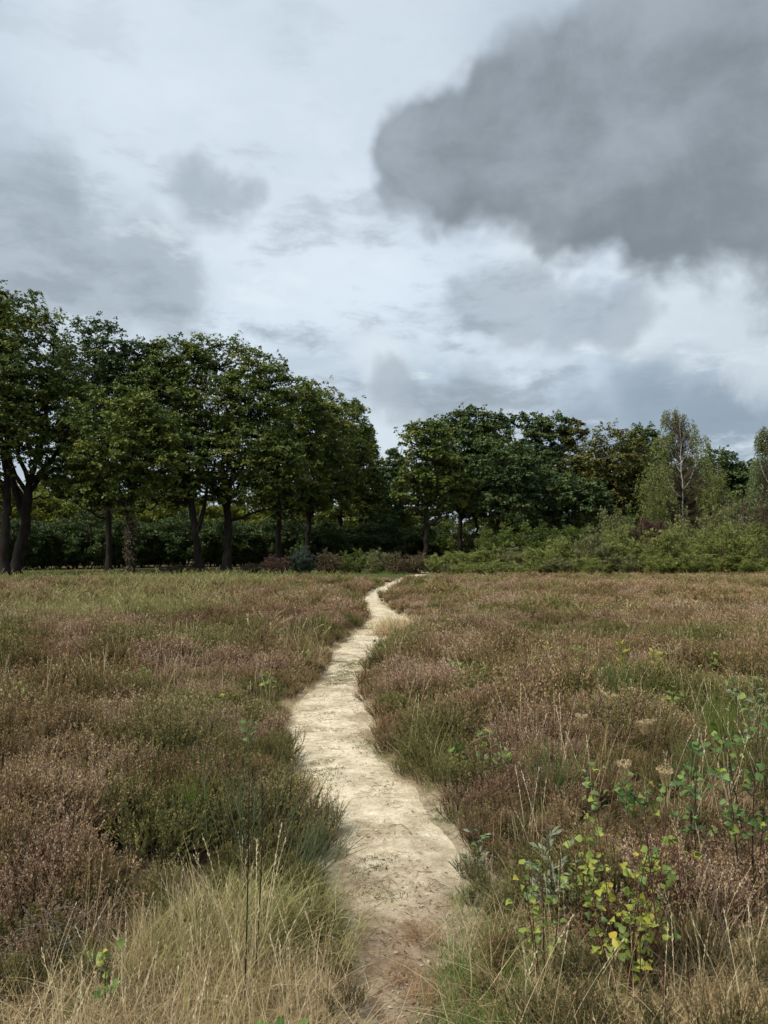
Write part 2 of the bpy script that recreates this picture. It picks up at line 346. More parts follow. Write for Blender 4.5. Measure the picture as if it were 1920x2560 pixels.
def sand_mat():
    m, nt = new_mat('path_sand'); L = nt.links.new
    g = nd(nt, 'ShaderNodeNewGeometry'); pos = g.outputs['Position']
    def noise(s, d=6, r=0.6, dist=0.0):
        n = nd(nt, 'ShaderNodeTexNoise'); n.inputs['Scale'].default_value = s; n.inputs['Detail'].default_value = d; n.inputs['Roughness'].default_value = r; n.inputs['Distortion'].default_value = dist
        L(pos, n.inputs['Vector']); return n.outputs['Fac']
    nb, nm, nf = noise(2.6, 7, 0.66), noise(14, 8, 0.72, 0.3), noise(95, 4, 0.7)
    c = ramp(nt, nm, [(0.28, (.30, .245, .160)), (0.42, (.46, .395, .275)), (0.56, (.575, .51, .375)), (0.75, (.66, .61, .48))])
    def mul(a, b, f=1.0):
        mx = nd(nt, 'ShaderNodeMix', data_type='RGBA', blend_type='MULTIPLY'); mx.inputs['Factor'].default_value = f
        L(a, mx.inputs[6]); L(b, mx.inputs[7]); return mx.outputs[2]
    c = mul(c, ramp(nt, nb, [(0.34, (.62, .57, .50)), (0.47, (.90, .88, .85)), (0.6, (1.10, 1.09, 1.07))]))
    c = mul(c, ramp(nt, nf, [(0.25, (.55, .52, .48)), (0.5, (1, 1, 1)), (0.8, (1.25, 1.25, 1.25))]))
    # the stretch nearest the viewer is browner trodden earth
    sx = nd(nt, 'ShaderNodeSeparateXYZ'); L(pos, sx.inputs[0])
    ad = nd(nt, 'ShaderNodeMath', operation='MULTIPLY_ADD'); L(nb, ad.inputs[0]); ad.inputs[1].default_value = 2.2; L(sx.outputs['Y'], ad.inputs[2])
    mr = nd(nt, 'ShaderNodeMapRange', interpolation_type='SMOOTHSTEP'); L(ad.outputs[0], mr.inputs['Value'])
    mr.inputs['From Min'].default_value = 5.9; mr.inputs['From Max'].default_value = 4.2
    br = ramp(nt, nm, [(0.3, (.145, .100, .062)), (0.55, (.26, .195, .130)), (0.75, (.36, .29, .21))])
    br = mul(br, ramp(nt, nf, [(0.25, (.6, .58, .55)), (0.5, (1, 1, 1)), (0.8, (1.2, 1.2, 1.2))]))
    mx = nd(nt, 'ShaderNodeMix', data_type='RGBA'); L(mr.outputs[0], mx.inputs['Factor']); L(c, mx.inputs[6]); L(br, mx.inputs[7])
    sm = nd(nt, 'ShaderNodeMath', operation='MULTIPLY_ADD'); L(nf, sm.inputs[0]); sm.inputs[1].default_value = 0.35; L(nm, sm.inputs[2])
    b = nd(nt, 'ShaderNodeBump'); b.inputs['Strength'].default_value = 0.6; b.inputs['Distance'].default_value = 0.010; L(sm.outputs[0], b.inputs['Height'])
    p = nd(nt, 'ShaderNodeBsdfPrincipled'); p.inputs['Roughness'].default_value = 0.95; p.inputs['Specular IOR Level'].default_value = 0.1
    L(mx.outputs[2], p.inputs['Base Color']); L(b.outputs[0], p.inputs['Normal'])
    o = nd(nt, 'ShaderNodeOutputMaterial'); L(p.outputs[0], o.inputs[0]); return m
M['soil'] = soil_mat(); M['sand'] = sand_mat()

# ------------------------------------------------------------------ object helpers
def obj(name, me, parent=None, loc=(0, 0, 0), label=None, kind=None):
    o = bpy.data.objects.new(name, me); col.objects.link(o); o.location = loc
    if parent is not None: o.parent = parent
    if label: o['label'] = label
    if kind: o['kind'] = kind
    return o
def tag(o, label, cat, group=None):
    o['label'] = label; o['category'] = cat
    if group: o['group'] = group
    return o
def thing(name, label, cat, loc=(0, 0, 0), rotz=0.0, group=None, scale=1.0):
    o = bpy.data.objects.new(name, None); col.objects.link(o)
    o.empty_display_size = 0.2; o.location = [float(v) for v in loc]; o.rotation_euler = (0, 0, rotz); o.scale = (scale,) * 3 if not isinstance(scale, tuple) else scale
    return tag(o, label, cat, group)

# ------------------------------------------------------------------ ground and path
PE = [(1236, 908, 934), (1244, 886, 916), (1258, 840, 876), (1275, 800, 838), (1290, 784, 818), (1310, 788, 838), (1330, 796, 884), (1350, 775, 894),
      (1370, 750, 868), (1390, 733, 836), (1420, 705, 802), (1450, 683, 786), (1480, 662, 782), (1510, 638, 790), (1540, 624, 800), (1570, 622, 808),
      (1600, 626, 815), (1640, 636, 838), (1680, 634, 895), (1720, 648, 930), (1760, 676, 958), (1800, 700, 982), (1840, 720, 1000), (1900, 746, 1000),
      (1960, 762, 962), (2020, 778, 948), (2100, 800, 950), (2212, 835, 965), (2400, 850, 985)]
_pl = np.array([on_ground(l, y)[:2] for y, l, r in PE]); _pr = np.array([on_ground(r, y)[:2] for y, l, r in PE])
_py = (_pl[:, 1] + _pr[:, 1]) / 2
_o = np.argsort(_py); _py = _py[_o]; _xl = _pl[_o, 0]; _xr = _pr[_o, 0]
_py = np.concatenate([[-8, 0.2], _py, [70]]); _xl = np.concatenate([[-0.5, -0.3], _xl, [9.0]]); _xr = np.concatenate([[0.3, 0.35], _xr, [10.0]])
def path_edges(y):
    n1 = (fbm(np.asarray(y) * 2.1, 3.3, 5, 6) - .5) * .26 * np.clip(np.asarray(y) / 8, .35, 1); n2 = (fbm(np.asarray(y) * 2.1, 9.7, 8, 6) - .5) * .26 * np.clip(np.asarray(y) / 8, .35, 1)
    return np.interp(y, _py, _xl) + n1, np.interp(y, _py, _xr) + n2
def path_in(x, y):
    """metres inside the path (positive) or outside (negative)"""
    l, r = path_edges(y); return np.minimum(x - l, r - x)
def relief(x, y):
    x = np.asarray(x, float); y = np.asarray(y, float)
    far = np.clip(1 - (np.hypot(x, y) - 60) / 40, 0, 1)
    return ((fbm(x / 9, y / 9, 11, 3) - .5) * .16 + (fbm(x / 1.7, y / 1.7, 23, 3) - .5) * .07) * far
def ground_z(x, y):
    return relief(x, y) - 0.05 * sstep(-0.10, 0.12, path_in(np.asarray(x, float), np.asarray(y, float)))
def gz(x, y): return float(ground_z(np.array([x]), np.array([y]))[0])

def axis(fine, fstep, lim, grow):
    a = [0.0]; s = fstep
    while a[-1] < lim:
        if a[-1] > fine: s *= grow
        a.append(a[-1] + s)
    return np.array(a)
ax = axis(6, 0.16, 2500, 1.12); gx = np.concatenate([-ax[:0:-1], ax])
ay = axis(22, 0.16, 2500, 1.12); by = axis(2, 0.5, 400, 1.3); gy = np.concatenate([-by[:0:-1], ay])
X, Y = np.meshgrid(gx, gy); Z = ground_z(X, Y)
g = Geo(); nx, ny = len(gx), len(gy); I = np.arange(nx * ny).reshape(ny, nx)
_xc = (X[:-1, :-1] + X[1:, 1:]) / 2; _yc = (Y[:-1, :-1] + Y[1:, 1:]) / 2
g.add(np.stack([X, Y, Z], -1), np.stack([I[:-1, :-1], I[:-1, 1:], I[1:, 1:], I[1:, :-1]], -1).reshape(-1, 4), sstep(-.55, .05, path_in(_xc, _yc)).ravel())
obj('ground', g.mesh('ground', M['soil'], True), kind='structure')
# the path: its own sheet of sand in the shallow groove, its ragged rim running under the soil
ys = [-8.0]
while ys[-1] < 68: ys.append(ys[-1] + np.clip(abs(ys[-1]) * 0.008, 0.028, 0.6))
ys = np.array(ys); ts = np.linspace(-0.30, 1.30, 46)
l, r = path_edges(ys); PX = l[:, None] + (r - l)[:, None] * ts[None]; PY = np.repeat(ys[:, None], len(ts), 1)
edge = np.minimum(ts, 1 - ts)[None]
micro = (fbm(PX * 5, PY * 5, 41, 4) - .5) * .010 + (fbm(PX * 1.6, PY * 1.1, 47, 2) - .5) * .02
PZ = relief(PX, PY) - 0.03 + micro * 0.9 + 0.012 * sstep(0.0, 0.2, edge) - 0.09 * sstep(-0.04, -0.2, edge + (fbm(PX * 7, PY * 7, 77, 4) - .5) * .34) 
def path_z(x, y): return float(relief(np.array([x]), np.array([y]))[0]) - 0.02
I = np.arange(PX.size).reshape(PX.shape)
g = Geo(); g.add(np.stack([PX, PY, PZ], -1), np.stack([I[:-1, :-1], I[:-1, 1:], I[1:, 1:], I[1:, :-1]], -1).reshape(-1, 4))
obj('path', g.mesh('path', M['sand'], True), kind='structure')

# ------------------------------------------------------------------ trees
def bez(p0, p1, p2, n):
    t = np.linspace(0, 1, n)[:, None]; return (1 - t) ** 2 * p0 + 2 * t * (1 - t) * p1 + t ** 2 * p2
def leaf_pads(g, rng, C_, A, per, L, tint, up=0.6, flat=0.6, under=0.25):
    """fill foliage pads (centres C_, radii A) with small leaves that face up and outwards"""
    n = len(C_); c = np.repeat(C_, per, 0); a = np.repeat(A, per)[:, None]; t = np.repeat(tint, per)
    d = rdir(rng, n * per); flip = (d[:, 2] < 0) & (rng.random(n * per) > under); d[flip, 2] *= -1
    rad = rng.random((n * per, 1)) ** 0.42
    # leaves gather in little tufts
    k = 9; tuft = np.repeat(np.arange((n * per + k - 1) // k), k)[:n * per]; dt = d[tuft * k % (n * per)]
    same = (np.repeat(np.arange(n), per)[tuft * k % (n * per)] == np.repeat(np.arange(n), per))[:, None]
    q = np.where(same, norm(dt + 0.33 * d), d); rad = np.where(same, rad[tuft * k % (n * per)] * (0.92 + 0.16 * rng.random((n * per, 1))), rad)
    P = c + q * a * rad * np.array([1, 1, flat])
    N = norm(q * 0.55 + np.array([0, 0, up]) + rdir(rng, n * per) * 0.65)
    D = norm(np.cross(N, rdir(rng, n * per)) + q * 0.35 - np.array([0, 0, .15]))
    Ls = L * rng.uniform(.7, 1.3, n * per)
    g.leaves(P, D, N, Ls, Ls * rng.uniform(.5, .75, n * per), np.clip(t + rng.normal(0, .13, n * per), 0, 1))
TREES = []
def broadleaf(name, label, cat, d, base_x, fork, crowns, r0=0.3, mat='oak', L=0.215, per=88, dens=1.10, seed=0, nl=9, tint=0.5, second=None, ivy=False, group=None, shoots=26, bend=None, padr=(.55, 1.15), clear=0.0):
    rng = np.random.default_rng(seed + 1000)
    bp = at_dist(base_x, 1240, d); bx, by_ = bp[0], d; bz = gz(bx, by_); base = np.array([bx, by_, bz])
    root = thing(name, label, cat, base, group=group)
    m = mpp(d); fk = at_dist(fork[0], fork[1], d) - base; fk[1] += rng.uniform(-.5, .5)
    ell = []
    for e in crowns:
        dy = e[4] if len(e) > 4 else rng.uniform(-.8, .8)
        c = at_dist(e[0], e[1], d + dy) - base; ell.append((c, np.array([e[2] * m * 1.10, .5 * (e[2] + e[3]) * m * .85, e[3] * m * 1.03])))
    # pads of foliage: on and inside the crown's surface, which is lumpy
    PC, PA = [], []
    for c, rr in ell:
        area = 4 * math.pi * ((rr[0] * rr[1]) ** 1.6 / 3 + (rr[0] * rr[2]) ** 1.6 / 3 + (rr[1] * rr[2]) ** 1.6 / 3) ** (1 / 1.6)
        n = int(area * dens); dd = rdir(rng, n); keep = (dd[:, 2] > -.45) | (rng.random(n) < .7); dd = dd[keep]; n = len(dd)
        lump = 0.86 + 0.30 * fbm(dd[:, 0] * 2.6 + seed, dd[:, 2] * 2.6 + dd[:, 1] * 1.7, seed, 2)
        fr = np.where(rng.random(n) < .68, rng.uniform(.82, 1.0, n), rng.uniform(.35, .82, n))
        a = rng.uniform(*padr, n) * np.clip(rr.mean() / 4.5, .55, 1.15)
        rin = np.maximum(rr[None] - a[:, None] * np.array([.55, .55, .3]), rr[None] * .45)
        PC.append(c + dd * rin * (fr * lump)[:, None]); PA.append(a)
    PC = np.concatenate(PC); PA = np.concatenate(PA)
    ok = PC[:, 2] > 2.0 + clear; PC, PA = PC[ok], PA[ok]
    pt = np.clip(tint + rng.normal(0, .16, len(PC)) + .25 * (fbm(PC[:, 0] / 2.2, PC[:, 2] / 2.2, seed + 3, 2) - .5), 0, 1)
    g = Geo(); leaf_pads(g, rng, PC, PA, per, L, pt)
    if shoots:                                              # leafy shoots that break the outline
        o_ = np.argsort(-(PC[:, 2] + .35 * np.abs(PC[:, 0] - fk[0])))[:max(shoots * 2, 4)]; o_ = rng.choice(o_, min(shoots, len(o_)), replace=False)
        sc = PC[o_] + np.stack([rng.normal(0, .45, len(o_)), rng.normal(0, .45, len(o_)), PA[o_] * rng.uniform(.35, 1.0, len(o_))], 1)
        leaf_pads(g, rng, sc, rng.uniform(.22, .42, len(o_)), max(20, per // 4), L * .9, pt[o_], flat=1.5)
    crown = g.mesh(name + '_crown', M[mat]); obj('crown', crown, root, kind='stuff')
    # trunk
    n = 14; mid = fk * .5 + np.array([(bend or 0) * m, 0, 0]); tp = bez(np.zeros(3) - np.array([0, 0, .25]), mid, fk, n)
    tp[1:-1, :2] += rng.normal(0, .05, (n - 2, 2)); tr = np.linspace(1, .72, n) * r0; tr[:3] *= np.array([1.55, 1.28, 1.1])
    top = np.array([np.mean([c for c, _ in ell], 0)])[0]; ext = bez(fk, fk + np.array([0, 0, .35 * (top[2] - fk[2])]), fk + (top - fk) * .75, 10)
    g = Geo(); g.tubes(tp[None], tr[None], 10); g.tubes(ext[None], np.linspace(tr[-1], .06, 10)[None], 8)
    if second:                                              # a second stem that parts low down
        s0 = tp[second[2]]; s1 = at_dist(second[0], second[1], d) - base
        g.tubes(bez(s0, s0 * .6 + s1 * .4 + np.array([(s1[0] - s0[0]) * .45, 0, -.2]), s1, 12)[None], np.linspace(tr[second[2]] * .85, .12, 12)[None], 9)
    tm = g.mesh(name + '_trunk', M['bark'], True); obj('trunk', tm, root)
    # main limbs, each carrying the twigs nearest to it
    tgt = [int(rng.integers(len(PC)))]; dist = np.linalg.norm(PC - PC[tgt[0]], axis=1)
    while len(tgt) < nl: k = int(np.argmax(dist)); tgt.append(k); dist = np.minimum(dist, np.linalg.norm(PC - PC[k], axis=1))
    spine = np.concatenate([tp[-5:], ext[1:7]]); limbs = []
    for k in tgt:
        e = PC[k] - np.array([0, 0, PA[k] * .4]); s = spine[int(rng.integers(2, len(spine)))] if e[2] > fk[2] + 1 else spine[int(rng.integers(0, 5))]
        c1 = s + (e - s) * np.array([.55, .55, .25]) + np.array([0, 0, .12 * np.linalg.norm(e - s)]) * rng.uniform(.2, 1)
        pts = bez(s, c1, e, 10); pts[2:-1] += rng.normal(0, .10, (7, 3)); limbs.append(pts)
    LP = np.concatenate(limbs); own = np.repeat(np.arange(len(limbs)), 10); ii = np.tile(np.arange(10), len(limbs))
    dm = np.linalg.norm(PC[:, None] - LP[None], axis=2) + np.where(ii < 2, 3, 0)[None] + np.maximum(LP[None, :, 2] - PC[:, None, 2], 0) * 1.5
    near = dm.argmin(1)
    for q, pts in enumerate(limbs):
        g = Geo(); ln = np.linalg.norm(pts[-1] - pts[0]); g.tubes(pts[None], np.linspace(min(r0 * .42, .03 + ln * .022), .022, 10)[None], 6)
        sel = np.where(own[near] == q)[0]
        if len(sel):
            a = LP[near[sel]]; b = PC[sel]; mm = (a + b) / 2 + rng.normal(0, .12, a.shape) + np.array([0, 0, -.1])
            t = np.linspace(0, 1, 5)[None, :, None]
            tw = (1 - t) ** 2 * a[:, None] + 2 * t * (1 - t) * mm[:, None] + t ** 2 * b[:, None]; g.tubes(tw, np.linspace(.035, .012, 5)[None], 3)
        obj('limb', g.mesh(name + '_limb', M['bark'], True), root)
    if ivy:
        g = Geo(); k = 900; s = rng.random(k); p = np.stack([np.interp(s, np.linspace(0, 1, n), tp[:, j]) for j in range(3)], 1); dd = rdir(rng, k); dd[:, 2] *= .2; dd = norm(dd)
        g.leaves(p + dd * r0 * rng.uniform(.95, 1.5, (k, 1)), rdir(rng, k), dd, .13, .09, rng.uniform(.1, .6, k)); obj('ivy', g.mesh('trunk_ivy', M['brushbrown']), root, kind='stuff')
    TREES.append(root); return root

OAKL = 'oaks in the row along the left of the heath'
OAKR = 'trees of the wood across the heath'
def T(*a, **k): return broadleaf('oak_tree', *a, **k)
T('oak cut off by the left edge of the photo, half its crown showing', 'tree', 49, 6, (14, 1075), [(-60, 850, 130, 200), (-20, 700, 60, 70)], .33, seed=1, group=OAKL, clear=3)
T('tallest oak with a curved trunk forking into dark limbs at the left edge', 'tree', 51, 30, (62, 1068), [(50, 780, 105, 148), (105, 905, 125, 105), (165, 985, 105, 78), (170, 1040, 80, 45)], .40, seed=2, group=OAKL, bend=10, nl=11, second=(20, 960, 9), tint=.5, clear=2)
T('oak with a slim straight dark trunk standing behind the ivy-roughened one', 'tree', 60, 235, (236, 1090), [(200, 815, 92, 125), (278, 840, 76, 108), (230, 960, 110, 90), (225, 1045, 110, 50)], .26, mat='oakdark', seed=3, group=OAKL, clear=3)
T('oak with a rough ivy-covered trunk and low drooping foliage in front of the row', 'tree', 49, 281, (287, 1085), [(265, 950, 118, 112), (330, 960, 80, 95), (268, 1072, 72, 50), (200, 1055, 60, 45), (330, 1040, 55, 48)], .27, seed=4, group=OAKL, ivy=True, tint=.5)
T('oak whose trunk splits in a V low down, left of the thickest middle trunk', 'tree', 60, 433, (412, 1062), [(372, 815, 78, 88), (335, 890, 95, 125), (400, 980, 110, 92), (385, 1055, 95, 42)], .33, seed=5, group=OAKL, second=(447, 1050, 6), clear=2.5, tint=.4)
T('broad round oak with a thick straight trunk and fanned limbs in mid row', 'tree', 61, 489, (494, 1078), [(470, 850, 118, 122), (565, 870, 84, 116), (510, 985, 150, 85), (585, 1020, 85, 62), (545, 1062, 100, 40)], .38, seed=6, group=OAKL, nl=13, clear=2.5)
T('oak right of the broad round one, slim trunk showing above brown brush', 'tree', 70, 602, (604, 1085), [(640, 915, 82, 92), (618, 1010, 78, 75), (607, 1080, 60, 48)], .30, seed=7, group=OAKL, L=.255, clear=2)
T('oak with a leaning twin-stemmed trunk, third from the right end of the row', 'tree', 76, 664, (668, 1090), [(694, 935, 72, 102), (690, 1040, 76, 66), (660, 1085, 55, 42)], .30, seed=8, group=OAKL, L=.255, second=(690, 1050, 10), tint=.5)
T('oak with yellowing lower boughs, second from the right end of the row', 'tree', 84, 735, (736, 1085), [(745, 970, 60, 108), (730, 1070, 66, 50)], .34, seed=9, group=OAKL, L=.26, tint=.55)
T('narrow oak closing the right end of the tall row beside the gap of sky', 'tree', 92, 786, (788, 1100), [(782, 1010, 40, 95), (795, 1075, 46, 68)], .28, seed=10, group=OAKL, L=.28)
# the wood across the heath
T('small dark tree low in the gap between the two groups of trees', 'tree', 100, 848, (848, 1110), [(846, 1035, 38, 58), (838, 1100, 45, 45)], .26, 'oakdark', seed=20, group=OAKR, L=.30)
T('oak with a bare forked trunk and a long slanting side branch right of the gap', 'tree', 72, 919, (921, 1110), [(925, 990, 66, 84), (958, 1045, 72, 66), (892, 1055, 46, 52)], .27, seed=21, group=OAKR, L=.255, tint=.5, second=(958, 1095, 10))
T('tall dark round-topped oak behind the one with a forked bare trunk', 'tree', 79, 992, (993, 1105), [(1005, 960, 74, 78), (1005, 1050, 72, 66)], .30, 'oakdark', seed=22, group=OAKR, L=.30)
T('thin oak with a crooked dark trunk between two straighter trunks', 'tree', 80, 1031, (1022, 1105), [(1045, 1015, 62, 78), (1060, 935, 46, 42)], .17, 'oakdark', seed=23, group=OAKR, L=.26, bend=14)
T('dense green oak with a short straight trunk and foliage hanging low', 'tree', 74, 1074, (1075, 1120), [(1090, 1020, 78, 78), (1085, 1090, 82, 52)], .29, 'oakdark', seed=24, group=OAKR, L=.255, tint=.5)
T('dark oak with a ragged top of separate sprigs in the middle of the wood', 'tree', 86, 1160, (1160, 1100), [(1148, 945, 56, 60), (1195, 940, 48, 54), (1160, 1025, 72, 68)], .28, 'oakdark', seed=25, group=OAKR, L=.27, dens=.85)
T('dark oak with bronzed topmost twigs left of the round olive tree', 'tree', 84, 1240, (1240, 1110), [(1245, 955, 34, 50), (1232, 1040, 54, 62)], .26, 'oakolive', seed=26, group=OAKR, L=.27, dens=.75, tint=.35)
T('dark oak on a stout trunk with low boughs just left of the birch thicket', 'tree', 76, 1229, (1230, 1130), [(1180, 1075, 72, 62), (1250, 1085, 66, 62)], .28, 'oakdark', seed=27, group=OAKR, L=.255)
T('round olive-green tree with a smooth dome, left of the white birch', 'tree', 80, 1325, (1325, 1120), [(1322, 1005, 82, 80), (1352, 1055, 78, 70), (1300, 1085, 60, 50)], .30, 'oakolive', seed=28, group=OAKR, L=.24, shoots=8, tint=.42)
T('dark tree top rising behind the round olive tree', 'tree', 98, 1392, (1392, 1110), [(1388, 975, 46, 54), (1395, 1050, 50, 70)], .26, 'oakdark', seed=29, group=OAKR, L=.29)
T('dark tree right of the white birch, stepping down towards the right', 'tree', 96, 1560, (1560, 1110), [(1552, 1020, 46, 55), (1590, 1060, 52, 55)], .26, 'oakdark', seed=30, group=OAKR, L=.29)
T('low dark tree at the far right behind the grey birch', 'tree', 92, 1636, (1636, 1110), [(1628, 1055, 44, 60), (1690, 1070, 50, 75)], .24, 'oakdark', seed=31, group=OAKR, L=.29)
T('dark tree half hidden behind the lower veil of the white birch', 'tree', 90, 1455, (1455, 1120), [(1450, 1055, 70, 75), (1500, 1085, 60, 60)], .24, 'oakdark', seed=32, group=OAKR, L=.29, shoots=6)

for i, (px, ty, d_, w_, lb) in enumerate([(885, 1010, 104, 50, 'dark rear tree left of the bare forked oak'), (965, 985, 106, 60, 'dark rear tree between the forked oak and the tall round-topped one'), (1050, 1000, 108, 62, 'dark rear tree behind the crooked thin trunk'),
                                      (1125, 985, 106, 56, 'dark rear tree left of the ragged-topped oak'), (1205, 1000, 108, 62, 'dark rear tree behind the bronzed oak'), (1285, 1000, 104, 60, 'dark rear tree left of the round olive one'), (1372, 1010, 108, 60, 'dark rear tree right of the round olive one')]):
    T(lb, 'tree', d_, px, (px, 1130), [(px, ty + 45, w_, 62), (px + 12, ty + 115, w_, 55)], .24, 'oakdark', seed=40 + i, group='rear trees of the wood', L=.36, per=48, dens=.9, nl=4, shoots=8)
def birch(label, d, base_x, top, forks, veil, sparse, mat, seed):
    rng = np.random.default_rng(seed); bp = at_dist(base_x, 1240, d); base = np.array([bp[0], d, gz(bp[0], d)])
    root = thing('birch_tree', label, 'tree', base); m = mpp(d)
    tp_ = at_dist(top[0], top[1], d) - base; n = 18; pts = bez(np.array([0, 0, -.2]), tp_ * .5 + np.array([.25, 0, 0]), tp_, n); pts[1:-1, :2] += rng.normal(0, .04, (n - 2, 2))
    g = Geo(); g.tubes(pts[None], np.linspace(.11, .012, n)[None], 8)
    for fx, fy, k in forks:
        e = at_dist(fx, fy, d) - base; g.tubes(bez(pts[k], pts[k] + (e - pts[k]) * np.array([.7, .7, .3]), e, 10)[None], np.linspace(.07, .015, 10)[None], 6)
    obj('trunk', g.mesh('birch_trunk', M['birchbark'], True), root)
    gl = Geo(); gb = Geo()
    for (c, rr, ns, ll) in [((v[0], v[1]), (v[2] * m, .5 * (v[2] + v[3]) * m, v[3] * m), v[4], v[5]) for v in veil + sparse]:
        cc = at_dist(c[0], c[1], d) - base; dd = rdir(rng, ns); fr_ = (dd[:, 1] < .15) & (np.abs(cc[0] + dd[:, 0] * rr[0]) < 1.1); dd[fr_, 1] = np.abs(dd[fr_, 1]) + .25; st = cc + dd * np.array(rr) * rng.uniform(.35, 1, (ns, 1)) ** .6
        # hanging strands starting on ascending branchlets
        root_p = pts[np.clip((st[:, 2] / tp_[2] * n * .9).astype(int) - 1, 3, n - 2)]
        t = np.linspace(0, 1, 6)[None, :, None]; mid = (root_p + st) / 2 + np.array([0, 0, .25])
        sel = rng.random(ns) < .35; br = (1 - t) ** 2 * root_p[:, None] + 2 * t * (1 - t) * mid[:, None] + t ** 2 * st[:, None]; gb.tubes(br[sel], np.linspace(.02, .006, 6)[None], 3)
        hang = rng.uniform(.4, 1.1, ns); out = norm(dd * np.array([1, 1, 0]) + 1e-3)
        k = ll; s = rng.random((ns, k)); P = st[:, None] + out[:, None] * (s * .35 * hang[:, None])[..., None] - np.array([0, 0, 1.]) * (s ** 1.4 * hang[:, None])[..., None] + rng.normal(0, .05, (ns, k, 3))
        P = P.reshape(-1, 3); q = len(P); gl.leaves(P, norm(rdir(rng, q) * .8 - np.array([0, 0, .8])), rdir(rng, q), rng.uniform(.09, .15, q), rng.uniform(.055, .09, q), np.clip(np.repeat(rng.normal(.45, .15, ns), k) + rng.normal(0, .15, q), 0, 1))
    obj('limb', gb.mesh('birch_limbs', M['twig'], True), root, label='fine dark branchlets'); obj('crown', gl.mesh('birch_crown', M[mat]), root, kind='stuff')
    return root
birch('slender white-barked birch with an airy top above the wood', 62, 1474, (1468, 905), [(1495, 925, 12), (1440, 935, 11), (1505, 985, 9), (1430, 1000, 8)],
      [(1440, 1045, 62, 62, 700, 12), (1505, 1045, 60, 70, 700, 12), (1470, 1095, 95, 48, 700, 12), (1550, 1080, 60, 40, 350, 12)], [(1456, 898, 24, 22, 90, 18), (1478, 915, 26, 26, 110, 18), (1470, 945, 38, 28, 170, 18), (1512, 958, 20, 26, 80, 18), (1428, 958, 20, 24, 60, 18)], 'birchleaf', 51)
birch('grey-green birch cut off by the right edge of the photo', 60, 1668, (1662, 925), [(1690, 960, 12), (1640, 990, 10)],
      [(1662, 1010, 34, 40, 420, 12), (1665, 1070, 52, 50, 600, 12)], [(1662, 945, 24, 30, 220, 20)], 'greyleaf', 52)

# ------------------------------------------------------------------ shrubs
def shrub_variant(seed, H, Wd, leafL, nleaf, nstem=16, upright=True, tint=.45):
    """one shrub: leaf and stem meshes, standing on z = 0"""
    rng = np.random.default_rng(seed); gl, gs = Geo(), Geo()
    az = rng.uniform(0, 6.283, nstem); rr = Wd * .5 * np.sqrt(rng.random(nstem)); hh = H * (1 - .45 * (rr / (Wd * .5)) ** 2) * rng.uniform(.75, 1.0, nstem)
    tip = np.stack([rr * np.cos(az), rr * np.sin(az), hh], 1); b = tip * np.array([.35, .35, 0]) - np.array([0, 0, .15])
    t = np.linspace(0, 1, 7)[None, :, None]; mid = b * .6 + tip * .4 + np.stack([tip[:, 0] * .2, tip[:, 1] * .2, hh * .15], 1)
    SP_ = (1 - t) ** 2 * b[:, None] + 2 * t * (1 - t) * mid[:, None] + t ** 2 * tip[:, None]; gs.tubes(SP_, np.linspace(.022, .005, 7)[None] * H / 3, 4)
    # side twigs with leaves
    nt_ = 15 * nstem; k = rng.integers(0, nstem, nt_); s = rng.uniform(.12, 1, nt_); i = np.minimum((s * 6).astype(int), 5); f = (s * 6 - i)[:, None]
    p0 = SP_[k, i] * (1 - f) + SP_[k, i + 1] * f; a2 = rng.uniform(0, 6.283, nt_); ln = (1.1 - s * .7) * Wd * .26 * rng.uniform(.5, 1.2, nt_)
    dirv = norm(np.stack([np.cos(a2), np.sin(a2), rng.uniform(.3, 1.3 if upright else .7, nt_)], 1)); p1 = p0 + dirv * ln[:, None]
    tt = np.linspace(0, 1, 3)[None, :, None]; gs.tubes(p0[:, None] * (1 - tt) + p1[:, None] * tt, .006 * H / 3, 3)
    m_ = nleaf // nt_; q = rng.random((nt_, m_, 1)) ** .7; P = (p0[:, None] * (1 - q) + p1[:, None] * q + rng.normal(0, .045 * H / 2.5, (nt_, m_, 3))).reshape(-1, 3)
    P[:, 2] = np.maximum(P[:, 2], .05); n = len(P); D = norm(np.repeat(dirv, m_, 0) * .7 + rdir(rng, n)); N = norm(rdir(rng, n) * .8 + np.array([0, 0, .7]))
    Ls = leafL * rng.uniform(.7, 1.3, n); tn = np.clip(np.repeat(rng.normal(tint, .13, nt_), m_) + rng.normal(0, .13, n), 0, 1)
    gl.leaves(P, D, N, Ls, Ls * rng.uniform(.32, .55, n), tn)
    return gl, gs
_sv = {}
def shrub(kind, name, label, d, px, top_y, width_px, mat, stem='twig', group=None, flip=0, base_y=None):
    """place a shrub of a kind: its foot on the ground at distance d, its size from the photograph"""
    x = at_dist(px, 1240, d)[0]; z = gz(x, d); H = at_dist(px, top_y, d)[2] - z; W_ = width_px * mpp(d)
    key = kind[0]
    if key not in _sv:
        gl, gs = shrub_variant(*kind[1]); _sv[key] = (gl.mesh(name + '_leaves', M[mat]), gs.mesh(name + '_stems', M[stem], True), kind[1][1], kind[1][2])
    ml, ms, h0, w0 = _sv[key]
    root = thing(name, label, 'shrub' if name != 'young_birch' else 'young tree', (x, d, z), flip, group, (W_ / w0, W_ / w0, H / h0))
    obj('stem', ms, root); fo = obj('foliage', ml, root, kind='stuff'); fo.material_slots[0].link = 'OBJECT'; fo.material_slots[0].material = M[mat]; return root
V_BIRCH = [('b%d' % i, (200 + i, 3.0, 2.4, .085, 15000, 26)) for i in range(4)]
V_WILLOW = [('w%d' % i, (220 + i, 2.4, 2.4, .09, 14000, 24)) for i in range(3)]
V_UNDER = [('u%d' % i, (240 + i, 6.0, 5.0, .20, 22000, 30, False, .42)) for i in range(3)]
